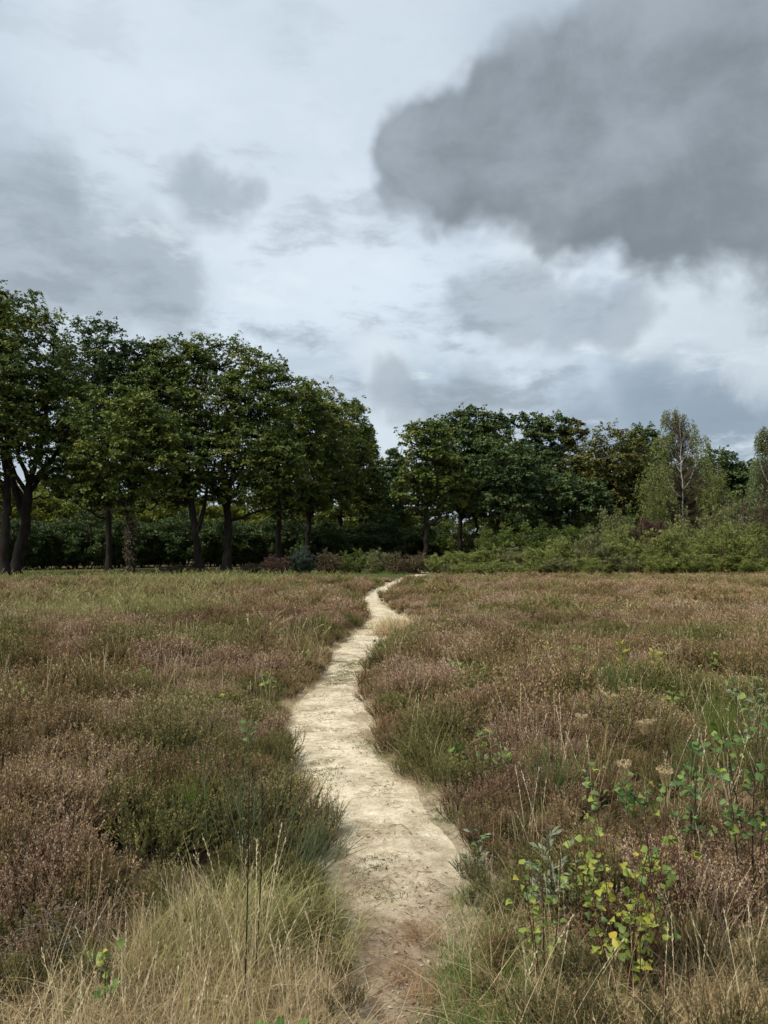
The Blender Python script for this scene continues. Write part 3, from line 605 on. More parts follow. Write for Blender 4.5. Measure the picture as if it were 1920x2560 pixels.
V_BRUSH = [('r%d' % i, (260 + i, 1.6, 1.8, .09, 5000, 22)) for i in range(2)]
GT = 'young birches and willows in the thicket on the right'
tk = [  # kind, name, distance, px, top y, width px, material, label
 (V_BIRCH[0], 'young_birch', 45, 1640, 1128, 130, 'thicket', 'bright green young birch at the right edge of the thicket'),
 (V_BIRCH[1], 'young_birch', 46, 1556, 1112, 120, 'thicket', 'young birch with a thin pale stem, second from the right end of the thicket'),
 (V_WILLOW[0], 'willow_shrub', 44, 1608, 1192, 110, 'thicket', 'low dark willow bush at the foot of the rightmost young birches'),
 (V_BIRCH[2], 'young_birch', 46, 1462, 1124, 120, 'thicket', 'rounded young birch standing just below the white birch trunk'),
 (V_BIRCH[3], 'young_birch', 47, 1400, 1140, 105, 'thicket', 'young birch just left of the rounded one below the white birch'),
 (V_BIRCH[0], 'young_birch', 48, 1335, 1134, 100, 'thicket', 'tall young birch below the round olive tree'),
 (V_BIRCH[1], 'young_birch', 48, 1275, 1140, 95, 'thicketpale', 'pale young birch below the bronzed oak'),
 (V_BIRCH[2], 'young_birch', 49, 1215, 1150, 95, 'thicket', 'young birch under the stout dark oak trunk in the thicket'),
 (V_WILLOW[1], 'willow_shrub', 47, 1165, 1172, 95, 'thicket', 'willow bush left of the young birches under the stout trunk'),
 (V_WILLOW[2], 'willow_shrub', 48, 1108, 1172, 90, 'thicketpale', 'pale yellow-green willow bush below the dense low-hanging oak'),
 (V_WILLOW[0], 'willow_shrub', 49, 1055, 1180, 90, 'thicket', 'willow bush below the crooked thin trunk'),
 (V_WILLOW[1], 'willow_shrub', 50, 1004, 1182, 85, 'thicket', 'dark willow bush below the tall round-topped oak'),
 (V_WILLOW[2], 'willow_shrub', 51, 955, 1190, 80, 'thicket', 'willow bush right of the bare forked trunk'),
 (V_BIRCH[3], 'young_birch', 51, 1510, 1140, 105, 'thicket', 'young birch in the second rank between the white birch and the pale-stemmed one'),
 (V_BIRCH[0], 'young_birch', 53, 1595, 1118, 110, 'thicketpale', 'pale young birch in the second rank near the right edge'),
 (V_WILLOW[1], 'willow_shrub', 44.5, 1500, 1185, 100, 'thicket', 'low leafy willow in the front of the thicket below the white birch'),
 (V_WILLOW[2], 'willow_shrub', 45, 1420, 1192, 100, 'thicket', 'low green willow bush in front of the rounded young birch'),
 (V_WILLOW[0], 'willow_shrub', 46, 1345, 1196, 100, 'thicketpale', 'low olive willow bush in front of the tall young birch'),
 (V_WILLOW[1], 'willow_shrub', 46, 1270, 1196, 95, 'thicket', 'low willow bush in front of the pale young birch'),
 (V_WILLOW[2], 'willow_shrub', 46, 1200, 1200, 90, 'thicketpale', 'low brownish-green willow bush in the front of the thicket centre'),
 (V_BRUSH[0], 'willow_shrub', 46, 1130, 1205, 80, 'thicket', 'small willow bush where the thicket begins to rise'),
 (V_BRUSH[1], 'willow_shrub', 47, 1070, 1208, 80, 'thicket', 'small dark bush at the field edge below the crooked trunk'),
 (V_BRUSH[0], 'willow_shrub', 48, 1010, 1210, 75, 'thicket', 'small bush at the field edge right of the path end'),
 (V_BRUSH[1], 'willow_shrub', 49, 968, 1214, 40, 'thicketpale', 'slim pale yellow-green bush just right of the path end'),
]
for i, (kd, nm, d, px, ty, wp, mt, lb) in enumerate(tk):
    shrub(kd, nm, lb, d, px, ty, wp, mt, group=GT, flip=i * 1.7)
GB = 'brush between the thicket and the wood'
bk = [
 (V_WILLOW[0], 'bramble_shrub', 58, 1320, 1095, 105, 'thicketpale', 'grey-brown bush behind the tall young birch'),
 (V_WILLOW[1], 'bramble_shrub', 58, 1405, 1100, 100, 'brushred', 'reddish-brown bush left of the white birch foot'),
 (V_WILLOW[2], 'bramble_shrub', 57, 1645, 1066, 110, 'brushbrown', 'brownish round bush near the right edge above the thicket'),
 (V_BIRCH[1], 'young_birch', 58, 1570, 1070, 110, 'thicketpale', 'grey-green taller birch behind the pale-stemmed young birch'),
 (V_WILLOW[2], 'bramble_shrub', 58, 1495, 1095, 110, 'thicketpale', 'olive bush at the right foot of the white birch'),
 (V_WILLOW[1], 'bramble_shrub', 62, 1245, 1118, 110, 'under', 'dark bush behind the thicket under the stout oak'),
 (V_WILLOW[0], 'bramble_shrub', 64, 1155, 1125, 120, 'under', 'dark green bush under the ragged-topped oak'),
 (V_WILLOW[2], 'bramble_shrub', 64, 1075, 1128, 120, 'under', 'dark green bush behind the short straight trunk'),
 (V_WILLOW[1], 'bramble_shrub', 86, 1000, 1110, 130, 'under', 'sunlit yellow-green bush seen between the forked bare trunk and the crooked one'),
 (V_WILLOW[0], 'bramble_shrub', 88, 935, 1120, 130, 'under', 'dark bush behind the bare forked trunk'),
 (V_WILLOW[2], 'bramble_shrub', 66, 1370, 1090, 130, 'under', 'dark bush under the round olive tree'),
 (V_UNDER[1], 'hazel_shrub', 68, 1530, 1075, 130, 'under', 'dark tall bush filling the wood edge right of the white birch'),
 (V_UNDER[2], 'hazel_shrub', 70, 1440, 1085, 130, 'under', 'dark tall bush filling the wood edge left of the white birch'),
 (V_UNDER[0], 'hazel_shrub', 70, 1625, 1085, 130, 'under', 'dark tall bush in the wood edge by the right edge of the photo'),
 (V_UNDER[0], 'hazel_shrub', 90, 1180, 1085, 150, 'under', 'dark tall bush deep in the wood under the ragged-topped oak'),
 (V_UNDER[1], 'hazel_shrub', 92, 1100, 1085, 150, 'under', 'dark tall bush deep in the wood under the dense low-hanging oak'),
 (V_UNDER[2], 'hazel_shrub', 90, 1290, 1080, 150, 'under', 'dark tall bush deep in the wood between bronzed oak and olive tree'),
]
for i, (kd, nm, d, px, ty, wp, mt, lb) in enumerate(bk):
    shrub(kd, nm, lb, d, px, ty, wp, mt, group=GB, flip=i * 1.1 + .4)
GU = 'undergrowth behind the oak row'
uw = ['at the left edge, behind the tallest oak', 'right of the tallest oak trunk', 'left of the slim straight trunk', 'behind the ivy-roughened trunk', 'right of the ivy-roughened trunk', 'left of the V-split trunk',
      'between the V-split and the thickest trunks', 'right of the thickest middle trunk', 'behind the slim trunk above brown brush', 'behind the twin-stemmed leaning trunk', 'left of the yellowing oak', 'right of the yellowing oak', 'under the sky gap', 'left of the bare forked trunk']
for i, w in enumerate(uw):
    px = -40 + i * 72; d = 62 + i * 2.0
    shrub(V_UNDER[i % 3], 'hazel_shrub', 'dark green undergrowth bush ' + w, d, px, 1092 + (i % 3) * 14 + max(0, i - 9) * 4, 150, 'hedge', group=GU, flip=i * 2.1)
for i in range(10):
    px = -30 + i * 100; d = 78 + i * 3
    shrub(V_UNDER[(i + 1) % 3], 'hazel_shrub', 'yellow-green tall rear bush of the undergrowth, ' + ['at the left edge', 'right of the tallest oak', 'behind the ivy-roughened trunk', 'left of the V-split trunk', 'between the V-split and thickest trunks', 'right of the thickest trunk', 'behind the twin-stemmed trunk', 'beside the yellowing oak', 'below the sky gap', 'behind the forked bare trunk'][i], d, px, 985 + (i % 2) * 22 + i * 8, 210, 'litunder', group='rear rank of undergrowth behind the oak row', flip=i * 1.3)
fb_ = [
 (V_BRUSH[0], 598, 1192, 70, 'brushred', 51, 'dull reddish-brown brush at the foot of the slim oak, left half of the field edge'),
 (V_UNDER[0], 655, 1176, 62, 'pine', 52, 'blue-green bush below the twin-stemmed leaning oak'),
 (V_BRUSH[1], 706, 1186, 70, 'brushbrown', 52, 'brown-green brush below the gap between the last two oak trunks'),
 (V_BRUSH[0], 762, 1180, 75, 'under', 53, 'dark bramble at the field edge below the yellowing oak'),
 (V_BRUSH[1], 815, 1184, 80, 'thicketpale', 52, 'pale olive bramble at the field edge under the sky gap'),
 (V_BRUSH[0], 862, 1186, 70, 'brushbrown', 51, 'brown brush at the field edge left of the path end'),
 (V_BRUSH[1], 905, 1192, 70, 'brushbrown', 52, 'dark brown brush right behind the path end'),
 (V_BRUSH[0], 940, 1196, 60, 'thicket', 53, 'green brush at the foot of the bare forked trunk'),
 (V_BRUSH[1], 540, 1215, 60, 'brushbrown', 53, 'low brown brush right of the thickest trunk'),
 (V_BRUSH[0], 380, 1216, 70, 'brushbrown', 54, 'low brown brush left of the V-split trunk'),
]
for i, (kd, px, ty, wp, mt, d, lb) in enumerate(fb_):
    shrub(kd, 'bramble_shrub', lb, d, px, ty, wp, mt, group='brush along the field edge', flip=i * .9)

# ------------------------------------------------------------------ ground cover: geometry-node scatter of tuft meshes
def scatter(name, label, cat, groups, kind='stuff'):
    """groups: list of (source meshes, points Nx3, rotation Nx3, scale N or Nx3, tint N)"""
    P, Ro, Sc, Ix, Gr, Ti = [], [], [], [], [], []
    rng = np.random.default_rng(len(name))
    for gi, (src, p, ro, sc, ti) in enumerate(groups):
        n = len(p); P.append(p); Ro.append(ro); Sc.append(np.broadcast_to(sc[:, None] if sc.ndim == 1 else sc, (n, 3))); Ti.append(ti)
        Ix.append(rng.integers(0, len(src), n)); Gr.append(np.full(n, gi))
    me = bpy.data.meshes.new(name); P = np.concatenate(P); me.vertices.add(len(P)); me.vertices.foreach_set('co', P.ravel().astype(np.float32))
    def at(nm, ty, v, key='value'):
        a = me.attributes.new(nm, ty, 'POINT'); a.data.foreach_set(key, np.ascontiguousarray(v).ravel())
    at('rot', 'FLOAT_VECTOR', np.concatenate(Ro).astype(np.float32), 'vector'); at('scl', 'FLOAT_VECTOR', np.concatenate(Sc).astype(np.float32), 'vector')
    at('idx', 'INT', np.concatenate(Ix).astype(np.int32)); at('grp', 'INT', np.concatenate(Gr).astype(np.int32)); at('itint', 'FLOAT', np.concatenate(Ti).astype(np.float32))
    o = obj(name, me, kind=kind); tag(o, label, cat)
    nt = bpy.data.node_groups.new(name + '_scatter', 'GeometryNodeTree')
    nt.interface.new_socket('Geometry', in_out='INPUT', socket_type='NodeSocketGeometry'); nt.interface.new_socket('Geometry', in_out='OUTPUT', socket_type='NodeSocketGeometry')
    gi_ = nt.nodes.new('NodeGroupInput'); go_ = nt.nodes.new('NodeGroupOutput'); L = nt.links.new
    def attr(nm, ty):
        n = nt.nodes.new('GeometryNodeInputNamedAttribute'); n.data_type = ty; n.inputs['Name'].default_value = nm; return n.outputs['Attribute']
    jn = nt.nodes.new('GeometryNodeJoinGeometry')
    for gi, (src, *_r) in enumerate(groups):
        g2i = nt.nodes.new('GeometryNodeGeometryToInstance')
        for k, m_ in enumerate(src):
            so = bpy.data.objects.get('tuft_' + m_.name) or bpy.data.objects.new('tuft_' + m_.name, m_)
            oi = nt.nodes.new('GeometryNodeObjectInfo'); oi.inputs['Object'].default_value = so; oi.transform_space = 'ORIGINAL'
            L(oi.outputs['Geometry'], g2i.inputs[0])
        cmp = nt.nodes.new('FunctionNodeCompare'); cmp.data_type = 'INT'; cmp.operation = 'EQUAL'
        ia = [s for s in cmp.inputs if s.type == 'INT']; L(attr('grp', 'INT'), ia[0]); ia[1].default_value = gi
        ip = nt.nodes.new('GeometryNodeInstanceOnPoints'); L(gi_.outputs[0], ip.inputs['Points']); L(cmp.outputs[0], ip.inputs['Selection'])
        L(g2i.outputs[0], ip.inputs['Instance']); ip.inputs['Pick Instance'].default_value = True; L(attr('idx', 'INT'), ip.inputs['Instance Index'])
        L(attr('rot', 'FLOAT_VECTOR'), ip.inputs['Rotation']); L(attr('scl', 'FLOAT_VECTOR'), ip.inputs['Scale']); L(ip.outputs[0], jn.inputs[0])
    L(jn.outputs[0], go_.inputs[0])
    md = o.modifiers.new('scatter', 'NODES'); md.node_group = nt
    return o

def heather_mesh(seed, nsprig, beads, bl, mat, H=.42, spread=.20, stem_sides=3, pink=.70, tips=3, lean_max=.85):
    rng = np.random.default_rng(seed); g = Geo()
    az = rng.uniform(0, 6.283, nsprig); q = rng.random(nsprig) ** .6; lean = q * lean_max * rng.uniform(.7, 1.15, nsprig)
    b = np.stack([np.cos(az), np.sin(az), 0 * az], 1) * (q * spread * .45)[:, None] + rng.normal(0, .02, (nsprig, 3)) * np.array([1, 1, 0]); b[:, 2] = -.03
    Ln = H * rng.uniform(.65, 1.15, nsprig) * (1 - .18 * q)
    P = blade_pts(rng, b, az + rng.normal(0, .5, nsprig), lean, Ln * .6, 3, -.35)
    g.tubes(P, np.linspace(.0028, .0016, 4)[None], stem_sides, .35, 1)
    # every sprig ends in a few flowering tips
    n2 = nsprig * tips; k = np.repeat(np.arange(nsprig), tips); s = P[k, 2] + (P[k, 3] - P[k, 2]) * rng.random((n2, 1))
    az2 = az[k] + rng.normal(0, .9, n2); l2 = np.clip(lean[k] * .6 + rng.normal(0, .28, n2), -.6, 1.1); L2 = Ln[k] * rng.uniform(.35, .65, n2)
    Q = blade_pts(rng, s, az2, l2, L2, 4, .12); g.tubes(Q, np.linspace(.0018, .0009, 5)[None], 3, .4, 1)
    def along(PP, lo, hi, per, tint0, tint1, size, out):
        n, sg, _ = PP.shape; u = rng.uniform(lo, hi, (n, per)); x = u * (sg - 1); i = np.minimum(x.astype(int), sg - 2); f = (x - i)[..., None]
        ar = np.arange(n)[:, None]; p = (PP[ar, i] * (1 - f) + PP[ar, i + 1] * f).reshape(-1, 3); ax_ = norm(PP[ar, i + 1] - PP[ar, i]).reshape(-1, 3)
        m = len(p); d = norm(rdir(rng, m) * out * .75 + ax_ * .9); sz = size * rng.uniform(.65, 1.35, m)
        g.leaves(p, d, norm(rdir(rng, m) + ax_ * .3), sz * 1.25, sz * .40, np.clip(tint0 + (tint1 - tint0) * u.ravel() + np.repeat(rng.normal(0, .12, n), per) + rng.normal(0, .07, m), 0, .95))
    along(P, .1, 1, max(3, beads // 2), .02, .22, bl * 1.25, 1.0)
    along(Q, 0, .5, max(2, beads // 3), .08, .30, bl * 1.1, .9)
    along(Q, .3, 1.0, beads, pink - .32, pink + .04, bl, .8)
    return g.mesh('heather_%d' % seed, [M[mat], M['heatherstem']])
H_NEAR = [heather_mesh(300 + i, 44, 30, .0115, ('heather', 'heathermauve')[i % 2], pink=(.62, .74, .46, .68, .54)[i]) for i in range(5)]
HG_NEAR = [heather_mesh(310 + i, 44, 30, .0115, 'heathergreen', pink=.5) for i in range(3)]
H_MID = [heather_mesh(320 + i, 38, 15, .018, ('heather', 'heathermauve')[i % 2], pink=(.62, .68, .52, .58)[i]) for i in range(4)]
HG_MID = [heather_mesh(330 + i, 38, 15, .018, 'heathergreen', pink=.5) for i in range(2)]
H_FAR = [heather_mesh(340 + i, 34, 8, .032, ('heather', 'heathermauve')[i % 2], pink=(.60, .66, .54)[i]) for i in range(3)]
HG_FAR = [heather_mesh(350 + i, 34, 8, .032, 'heathergreen', pink=.5) for i in range(2)]

def grass_mesh(seed, n, L, W, mat, lean=(.05, .6), droop=(.2, 1.0), spread=.10, tint=(.3, .9), segs=5, plume=0, stalks=0, stalkL=(.5, .8), stalk_tint=(.5, .95), plume_w=.010):
    rng = np.random.default_rng(seed); g = Geo()
    def put(n, L, W, lean, droop, tint, segs, taper=True):
        az = rng.uniform(0, 6.283, n); b = np.stack([rng.normal(0, spread, n), rng.normal(0, spread, n), np.full(n, -.02)], 1)
        ln = rng.uniform(*L, n); P = np.zeros((n, segs + 1, 3)); P[:, 0] = b; la = rng.uniform(*lean, n); dr = rng.uniform(*droop, n); a2 = az.copy()
        for i in range(segs):
            a = la + dr * ((i + .3) / segs) ** 1.5; a2 = a2 + rng.normal(0, .10, n)
            P[:, i + 1] = P[:, i] + np.stack([np.sin(a) * np.cos(a2), np.sin(a) * np.sin(a2), np.cos(a)], 1) * (ln / segs)[:, None]
        P[..., 2] = np.maximum(P[..., 2], .006 + .01 * rng.random(P.shape[:2]) - .02 * (np.arange(segs + 1) == 0))
        side = norm(np.stack([-np.sin(az + rng.normal(0, .7, n)), np.cos(az), rng.normal(0, .3, n)], 1))
        w = rng.uniform(*W, n)[:, None] * (np.linspace(1, .12, segs + 1)[None] if taper else 1.0); g.strips(P, w, side, rng.uniform(*tint, n)); return P
    if n: put(n, L, W, lean, droop, tint, segs)
    if stalks:
        az = rng.uniform(0, 6.283, stalks); b = np.stack([rng.normal(0, spread, stalks), rng.normal(0, spread, stalks), np.full(stalks, -.02)], 1)
        ln = rng.uniform(*stalkL, stalks); P = blade_pts(rng, b, az, rng.uniform(0, .25, stalks), ln, 7, rng.uniform(.1, .5, stalks) if not plume else rng.uniform(.5, 1.2, stalks))
        ti = rng.uniform(*stalk_tint, stalks); g.tubes(P, np.linspace(.0015, .0007, 8)[None], 3, ti)
        k = 16 if not plume else 34; u = rng.uniform(.68 if not plume else .74, 1, (stalks, k)) * 7; i = np.minimum(u.astype(int), 6); f = (u - i)[..., None]; ar = np.arange(stalks)[:, None]
        p = (P[ar, i] * (1 - f) + P[ar, i + 1] * f).reshape(-1, 3); ax_ = norm(P[ar, i + 1] - P[ar, i]).reshape(-1, 3); m = len(p)
        g.leaves(p, norm(ax_ + rdir(rng, m) * (.35 if not plume else .5)), rdir(rng, m), plume_w * 1.8, plume_w * .45, np.clip(np.repeat(ti, k) + rng.normal(0, .08, m), 0, 1))
    return g.mesh('grass_%d' % seed, M[mat])
G_STALK = [grass_mesh(400 + i, 26, (.15, .42), (.0022, .0042), 'hay', (.1, .8), (.2, 1.3), .07, (.2, .75), stalks=6, stalkL=(.32, .62)) for i in range(4)]
G_MAT = [grass_mesh(410 + i, 70, (.12, .34), (.002, .004), 'hay', (.6, 1.3), (.2, .9), .10, (.1, .7)) for i in range(3)]
G_YEL = [grass_mesh(420 + i, 60, (.16, .42), (.003, .006), 'haygreen', (.05, .6), (.4, 1.6), .07, (.15, .85)) for i in range(3)]
G_TURF = [grass_mesh(430 + i, 60, (.04, .13), (.0022, .0045), 'turf', (.1, .9), (.2, .9), .05, (.2, .8), 3) for i in range(3)]
G_MEAD = [grass_mesh(440 + i, 34, (.25, .55), (.006, .011), 'haygreen', (.05, .45), (.2, .9), .14, (.2, .75), 4, plume=1 if i < 2 else 0, stalks=5 if i < 2 else 0, stalkL=(.6, .95), stalk_tint=(.75, 1.0), plume_w=.026) for i in range(5)]
G_FARSH = [grass_mesh(450 + i, 40, (.12, .38), (.007, .012), 'turf', (.05, .6), (.2, .8), .16, (.1, .7), 3) for i in range(2)]

M['rust'] = foliage('rust_grass_blade', [(0.0, (.14, .070, .028)), (0.5, (.30, .175, .080)), (1.0, (.46, .31, .16))], 0.2, 0.7)
G_ISLAND = [grass_mesh(460 + i, 420, (.22, .5), (.006, .012), 'hay', (.05, .9), (.1, .7), .26, (.3, .95), 4) for i in range(2)]
G_RUST = [grass_mesh(470 + i, 170, (.06, .20), (.002, .004), 'rust', (.3, 1.2), (.1, .6), .06, (.1, .9), 4) for i in range(3)]
G_GOLD = [grass_mesh(480 + i, 260, (.20, .46), (.003, .006), 'haygreen', (.05, .7), (.6, 2.0), .11, (.2, 1.0), 6) for i in range(2)]
rng = np.random.default_rng(77)
def field_pts(y0, y1, step, extra=1.3, far_grow=0.0, seed=0):
    r_ = np.random.default_rng(seed); out = []; y = y0
    while y < y1:
        st = step * (1 + far_grow * max(0, y - y0)); w = .56 * y + extra; n = max(2, int(2 * w / st))
        xs = np.linspace(-w, w, n) + r_.uniform(-.5, .5, n) * st; out.append(np.stack([xs, y + r_.uniform(-.5, .5, n) * st], 1)); y += st
    return np.concatenate(out)
def grassiness(x, y):
    """0 = heather, 1 = grass, from the layout of the photograph"""
    n = fbm(x / 1.3, y / 1.3, 61, 3) - .5; n2 = fbm(x / 3.5, y / 6, 67, 3) - .5
    px, py = project(x, np.maximum(y, .3))
    near_l = np.where(x < 0.1, sstep(3.45, 2.75, y + n * 2.6 + np.clip(-x - .75, 0, 1.2) * .75), 0)
    near_r = np.where(x >= 0.1, sstep(4.3, 3.1, y + n * 2.0) * .8, 0)
    mead = sstep(11.5, 17, y + n2 * 8) * sstep(-.7, -3.0, x + y * .05 + n2 * 5) 
    mead = mead * (1 - .75 * sstep(.02, .12, fbm(x / 4, y / 7, 91, 2) - .55))
    return np.clip(np.maximum(np.maximum(near_l, near_r), mead), 0, 1), mead
def rim(x, y): return path_in(x, y)
def heath_end(x):      # where heather gives way to the rank edge below thicket and oaks
    return np.where(x > 0, 40.5, 38.0) + 4.5 * (fbm(x / 3.1, 0 * x, 19, 3) - .5)
def rot3(r_, n, tilt=.12):
    return np.stack([r_.normal(0, tilt, n), r_.normal(0, tilt, n), r_.uniform(0, 6.283, n)], 1)
def make(pts, hs, zoff=0): return np.stack([pts[:, 0], pts[:, 1], ground_z(pts[:, 0], pts[:, 1]) + zoff], 1)

def bushes(x, y, cell=.78, seed=5):
    """distance to the nearest bush centre (jittered cells) and two random values of that bush"""
    ci = np.floor(x / cell).astype(np.int64); cj = np.floor(y / cell).astype(np.int64); best = np.full(len(x), 9.0); r1 = np.zeros(len(x)); r2 = np.zeros(len(x))
    for a in (-1, 0, 1):
        for b in (-1, 0, 1):
            i, j = ci + a, cj + b; h = lambda s_: vnoise(i * 1.0, j * 1.0, seed + s_)
            d = np.hypot(x - (i + .15 + .7 * h(0)) * cell, y - (j + .15 + .7 * h(1)) * cell) / (.75 + .5 * h(2)); m = d < best
            best = np.where(m, d, best); r1 = np.where(m, h(3), r1); r2 = np.where(m, h(4), r2)
    return best, r1, r2
HG = []
for (y0, y1, step, grow, near, green, sd) in ((1.3, 6.5, .150, .0, H_NEAR, HG_NEAR, 1), (6.5, 17, .19, .004, H_MID, HG_MID, 2), (17, 47, .26, .008, H_FAR, HG_FAR, 3)):
    p = field_pts(y0, y1, step, 1.4, grow, sd); r_ = np.random.default_rng(sd + 50); x, y = p[:, 0], p[:, 1]
    gr, _m = grassiness(x, y); d_in = rim(x, y)
    gap = fbm(x / .34, y / .34, 33, 2)
    tall = fbm(x / 1.1, y / 1.1, 37, 3); bigm = fbm(x / 2.6, y / 2.6, 39, 3)
    keep = (d_in < .03 - .10 * r_.random(len(x))) & (r_.random(len(x)) > gr * .93) & (gap > .30) & (y < heath_end(x)) & (np.hypot(x, y) > .9)
    # a bare sandy scrape or two inside the heather on the right
    for bx_, by_, br_ in ((on_ground(1015, 1672)[0], on_ground(1015, 1672)[1], .20), (on_ground(1175, 1648)[0], on_ground(1175, 1648)[1], .12), (on_ground(960, 1700)[0], on_ground(960, 1700)[1], .16)):
        keep &= np.hypot(x - bx_, y - by_) > br_
    p, x, y, tall, bigm, d_in = p[keep], x[keep], y[keep], tall[keep], bigm[keep], d_in[keep]; n = len(p)
    sc = (.30 + 1.35 * tall) * (.58 + .75 * bigm) * (.50 + .50 * sstep(.03, -.55, d_in)) * r_.uniform(.82, 1.15, n) * np.where(y > 17, .95, 1)
    sc = np.clip(sc, .30, 1.12) * (1 - .18 * sstep(6, 3, y))
    bd, br1, br2_ = bushes(x, y); dome = np.clip(1.14 - 1.2 * bd ** 2, .55, 1.14); sc = sc * dome * (.82 + .36 * br2_)
    s3 = np.stack([sc * r_.uniform(.95, 1.2, n), sc * r_.uniform(.95, 1.2, n), sc * r_.uniform(.85, 1.05, n)], 1)
    ti = np.clip((fbm(x / 2.0, y / 2.6, 71, 3) - .5) * 1.2 + (br1 - .5) * 1.5 + r_.normal(0, .22, n), -1.1, 1.1) + np.where((x > 0) & (y > 15), .2, 0)
    greenish = r_.random(n) < 0; greenish = (fbm(x / 1.6, y / 1.9, 81, 3) + (br2_ - .5) * .30 + r_.normal(0, .09, n)) > np.where(y > 17, .63, np.where(x > 0, .57, .585))
    z = make(p, 0)
    mauve = ~greenish & (fbm(x / 2.2, y / 2.6, 85, 3) + (br1 - .5) * .45 + r_.normal(0, .06, n) > .57); och = ~greenish & ~mauve
    HG.append((near[0::2], z[och], rot3(r_, och.sum(), .14), s3[och], ti[och])); HG.append((near[1::2], z[mauve], rot3(r_, mauve.sum(), .14), s3[mauve], ti[mauve]))
    HG.append((green, z[greenish], rot3(r_, greenish.sum(), .14), s3[greenish] * .95, ti[greenish]))
scatter('heather', 'brown and green heather going over, covering the heath on both sides of the path', 'heather', HG)

# dry grass in the foreground, both sides
def pick(p, prob, sd, lim=None):
    r_ = np.random.default_rng(sd); k = r_.random(len(p)) < prob
    return p[k]
DG = []
p = field_pts(.9, 6.2, .085, 1.2, 0, 11); gr, _m = grassiness(p[:, 0], p[:, 1]); di = rim(p[:, 0], p[:, 1])
pr = gr * sstep(-.10, -.30, di) * (p[:, 1] < 5) + .05 * (di < -.10)
q = pick(p, pr * np.where(p[:, 0] < .1, .22, .13), 12); r_ = np.random.default_rng(13); DG.append((G_STALK, make(q, 0), rot3(r_, len(q), .1), r_.uniform(.45, .85, len(q)), r_.normal(.15, .35, len(q))))
q = pick(p, pr * .72, 14); DG.append((G_MAT, make(q, 0, -.005), rot3(r_, len(q), .1), r_.uniform(.7, 1.3, len(q)), r_.normal(.1, .4, len(q))))
rp = (di > -.26) & (di < .02) & (p[:, 1] < 6)
q = pick(p, rp * np.where(p[:, 1] < 3.6, .38, .2) * np.where(p[:, 0] < 0, 1, .8), 15); DG.append((G_MAT, make(q, 0, .005), rot3(r_, len(q), .1), r_.uniform(.25, .5, len(q)), r_.normal(-.25, .3, len(q))))
pf = field_pts(5, 24, .10, .4, .012, 16); df = rim(pf[:, 0], pf[:, 1]); q = pick(pf, (df > -.2) * (df < .14) * np.where(df > .02, .22, .7), 17)
DG.append((G_MAT, make(q, 0, .005), rot3(r_, len(q), .1), r_.uniform(.35, .8, len(q)), r_.normal(-.35, .3, len(q))))
scatter('dry_grass', 'straw-coloured dry grass on both sides of the near end of the path', 'dry grass', DG)
# yellow-green and green grass
TG = []
p = field_pts(.9, 7, .07, 1.2, 0, 21); gr, _m = grassiness(p[:, 0], p[:, 1]); di = rim(p[:, 0], p[:, 1]); pn = fbm(p[:, 0] / .5, p[:, 1] / .5, 55, 2)
lush = (p[:, 0] > .1) & (p[:, 1] < 3.75) & (di < .06) & (di > -.38)
q = pick(p, lush * sstep(.25, .5, pn) * 1.0, 22); r_ = np.random.default_rng(23); TG.append((G_TURF, make(q, 0), rot3(r_, len(q), .1), r_.uniform(.5, 1.05, len(q)), r_.normal(0, .4, len(q))))
anyw = (di < -.05) * (gr > .3) * (p[:, 1] < 4.2) * sstep(.45, .65, pn)
q = pick(p, anyw * np.where(p[:, 0] < .1, .45, .85), 24); TG.append((G_TURF, make(q, 0), rot3(r_, len(q), .1), r_.uniform(.7, 1.5, len(q)), r_.normal(.35, .4, len(q))))
edge_ = (di < .12) * (di > -.22) * (p[:, 1] > 3.2) * sstep(.5, .7, pn)
q = pick(p, edge_ * .6, 26); TG.append((G_TURF, make(q, 0), rot3(r_, len(q), .1), r_.uniform(.3, .7, len(q)), r_.normal(.2, .4, len(q))))
yl = (np.hypot((p[:, 0] + .62) / .38, (p[:, 1] - 3.15) / .42) < 1) * .22 + (di < -.1) * (gr > .4) * (p[:, 1] < 3.3) * .03
q = pick(p, yl * (di < -.08), 27); TG.append((G_YEL, make(q, 0), rot3(r_, len(q), .1), r_.uniform(.5, .95, len(q)), r_.normal(.2, .4, len(q))))
scatter('green_grass', 'short green and yellowing grass tufts beside the near path', 'grass', TG)
# the pale meadow on the left and the rank grassy edge below the trees
MG = []
p = field_pts(11, 40, .30, 1.5, .006, 31); gr, md = grassiness(p[:, 0], p[:, 1]); di = rim(p[:, 0], p[:, 1])
q = pick(p, np.clip(md * 1.1 + .05 * (di < -.2), 0, 1) * (di < -.2), 32); r_ = np.random.default_rng(33); MG.append((G_MEAD, make(q, 0), rot3(r_, len(q), .08), r_.uniform(.45, .95, len(q)), r_.normal(.05, .35, len(q))))
p2 = field_pts(4.5, 20, .26, 1.3, .01, 37); d2 = rim(p2[:, 0], p2[:, 1]); q = pick(p2, (d2 < -.1) * sstep(.42, .62, fbm(p2[:, 0] / 1.4, p2[:, 1] / 1.8, 29, 3)) * .55, 38)
MG.append((G_YEL + G_STALK[:2], make(q, 0), rot3(r_, len(q), .1), r_.uniform(.7, 1.15, len(q)), r_.normal(.05, .4, len(q))))
p3 = field_pts(17, 40, .34, 1.5, .008, 39); d3 = rim(p3[:, 0], p3[:, 1]); q = pick(p3, (d3 < -.3) * sstep(.45, .65, fbm(p3[:, 0] / 3, p3[:, 1] / 4, 27, 3)) * .45, 40)
MG.append((G_MEAD[2:], make(q, 0), rot3(r_, len(q), .08), r_.uniform(.45, .8, len(q)), r_.normal(.0, .35, len(q))))
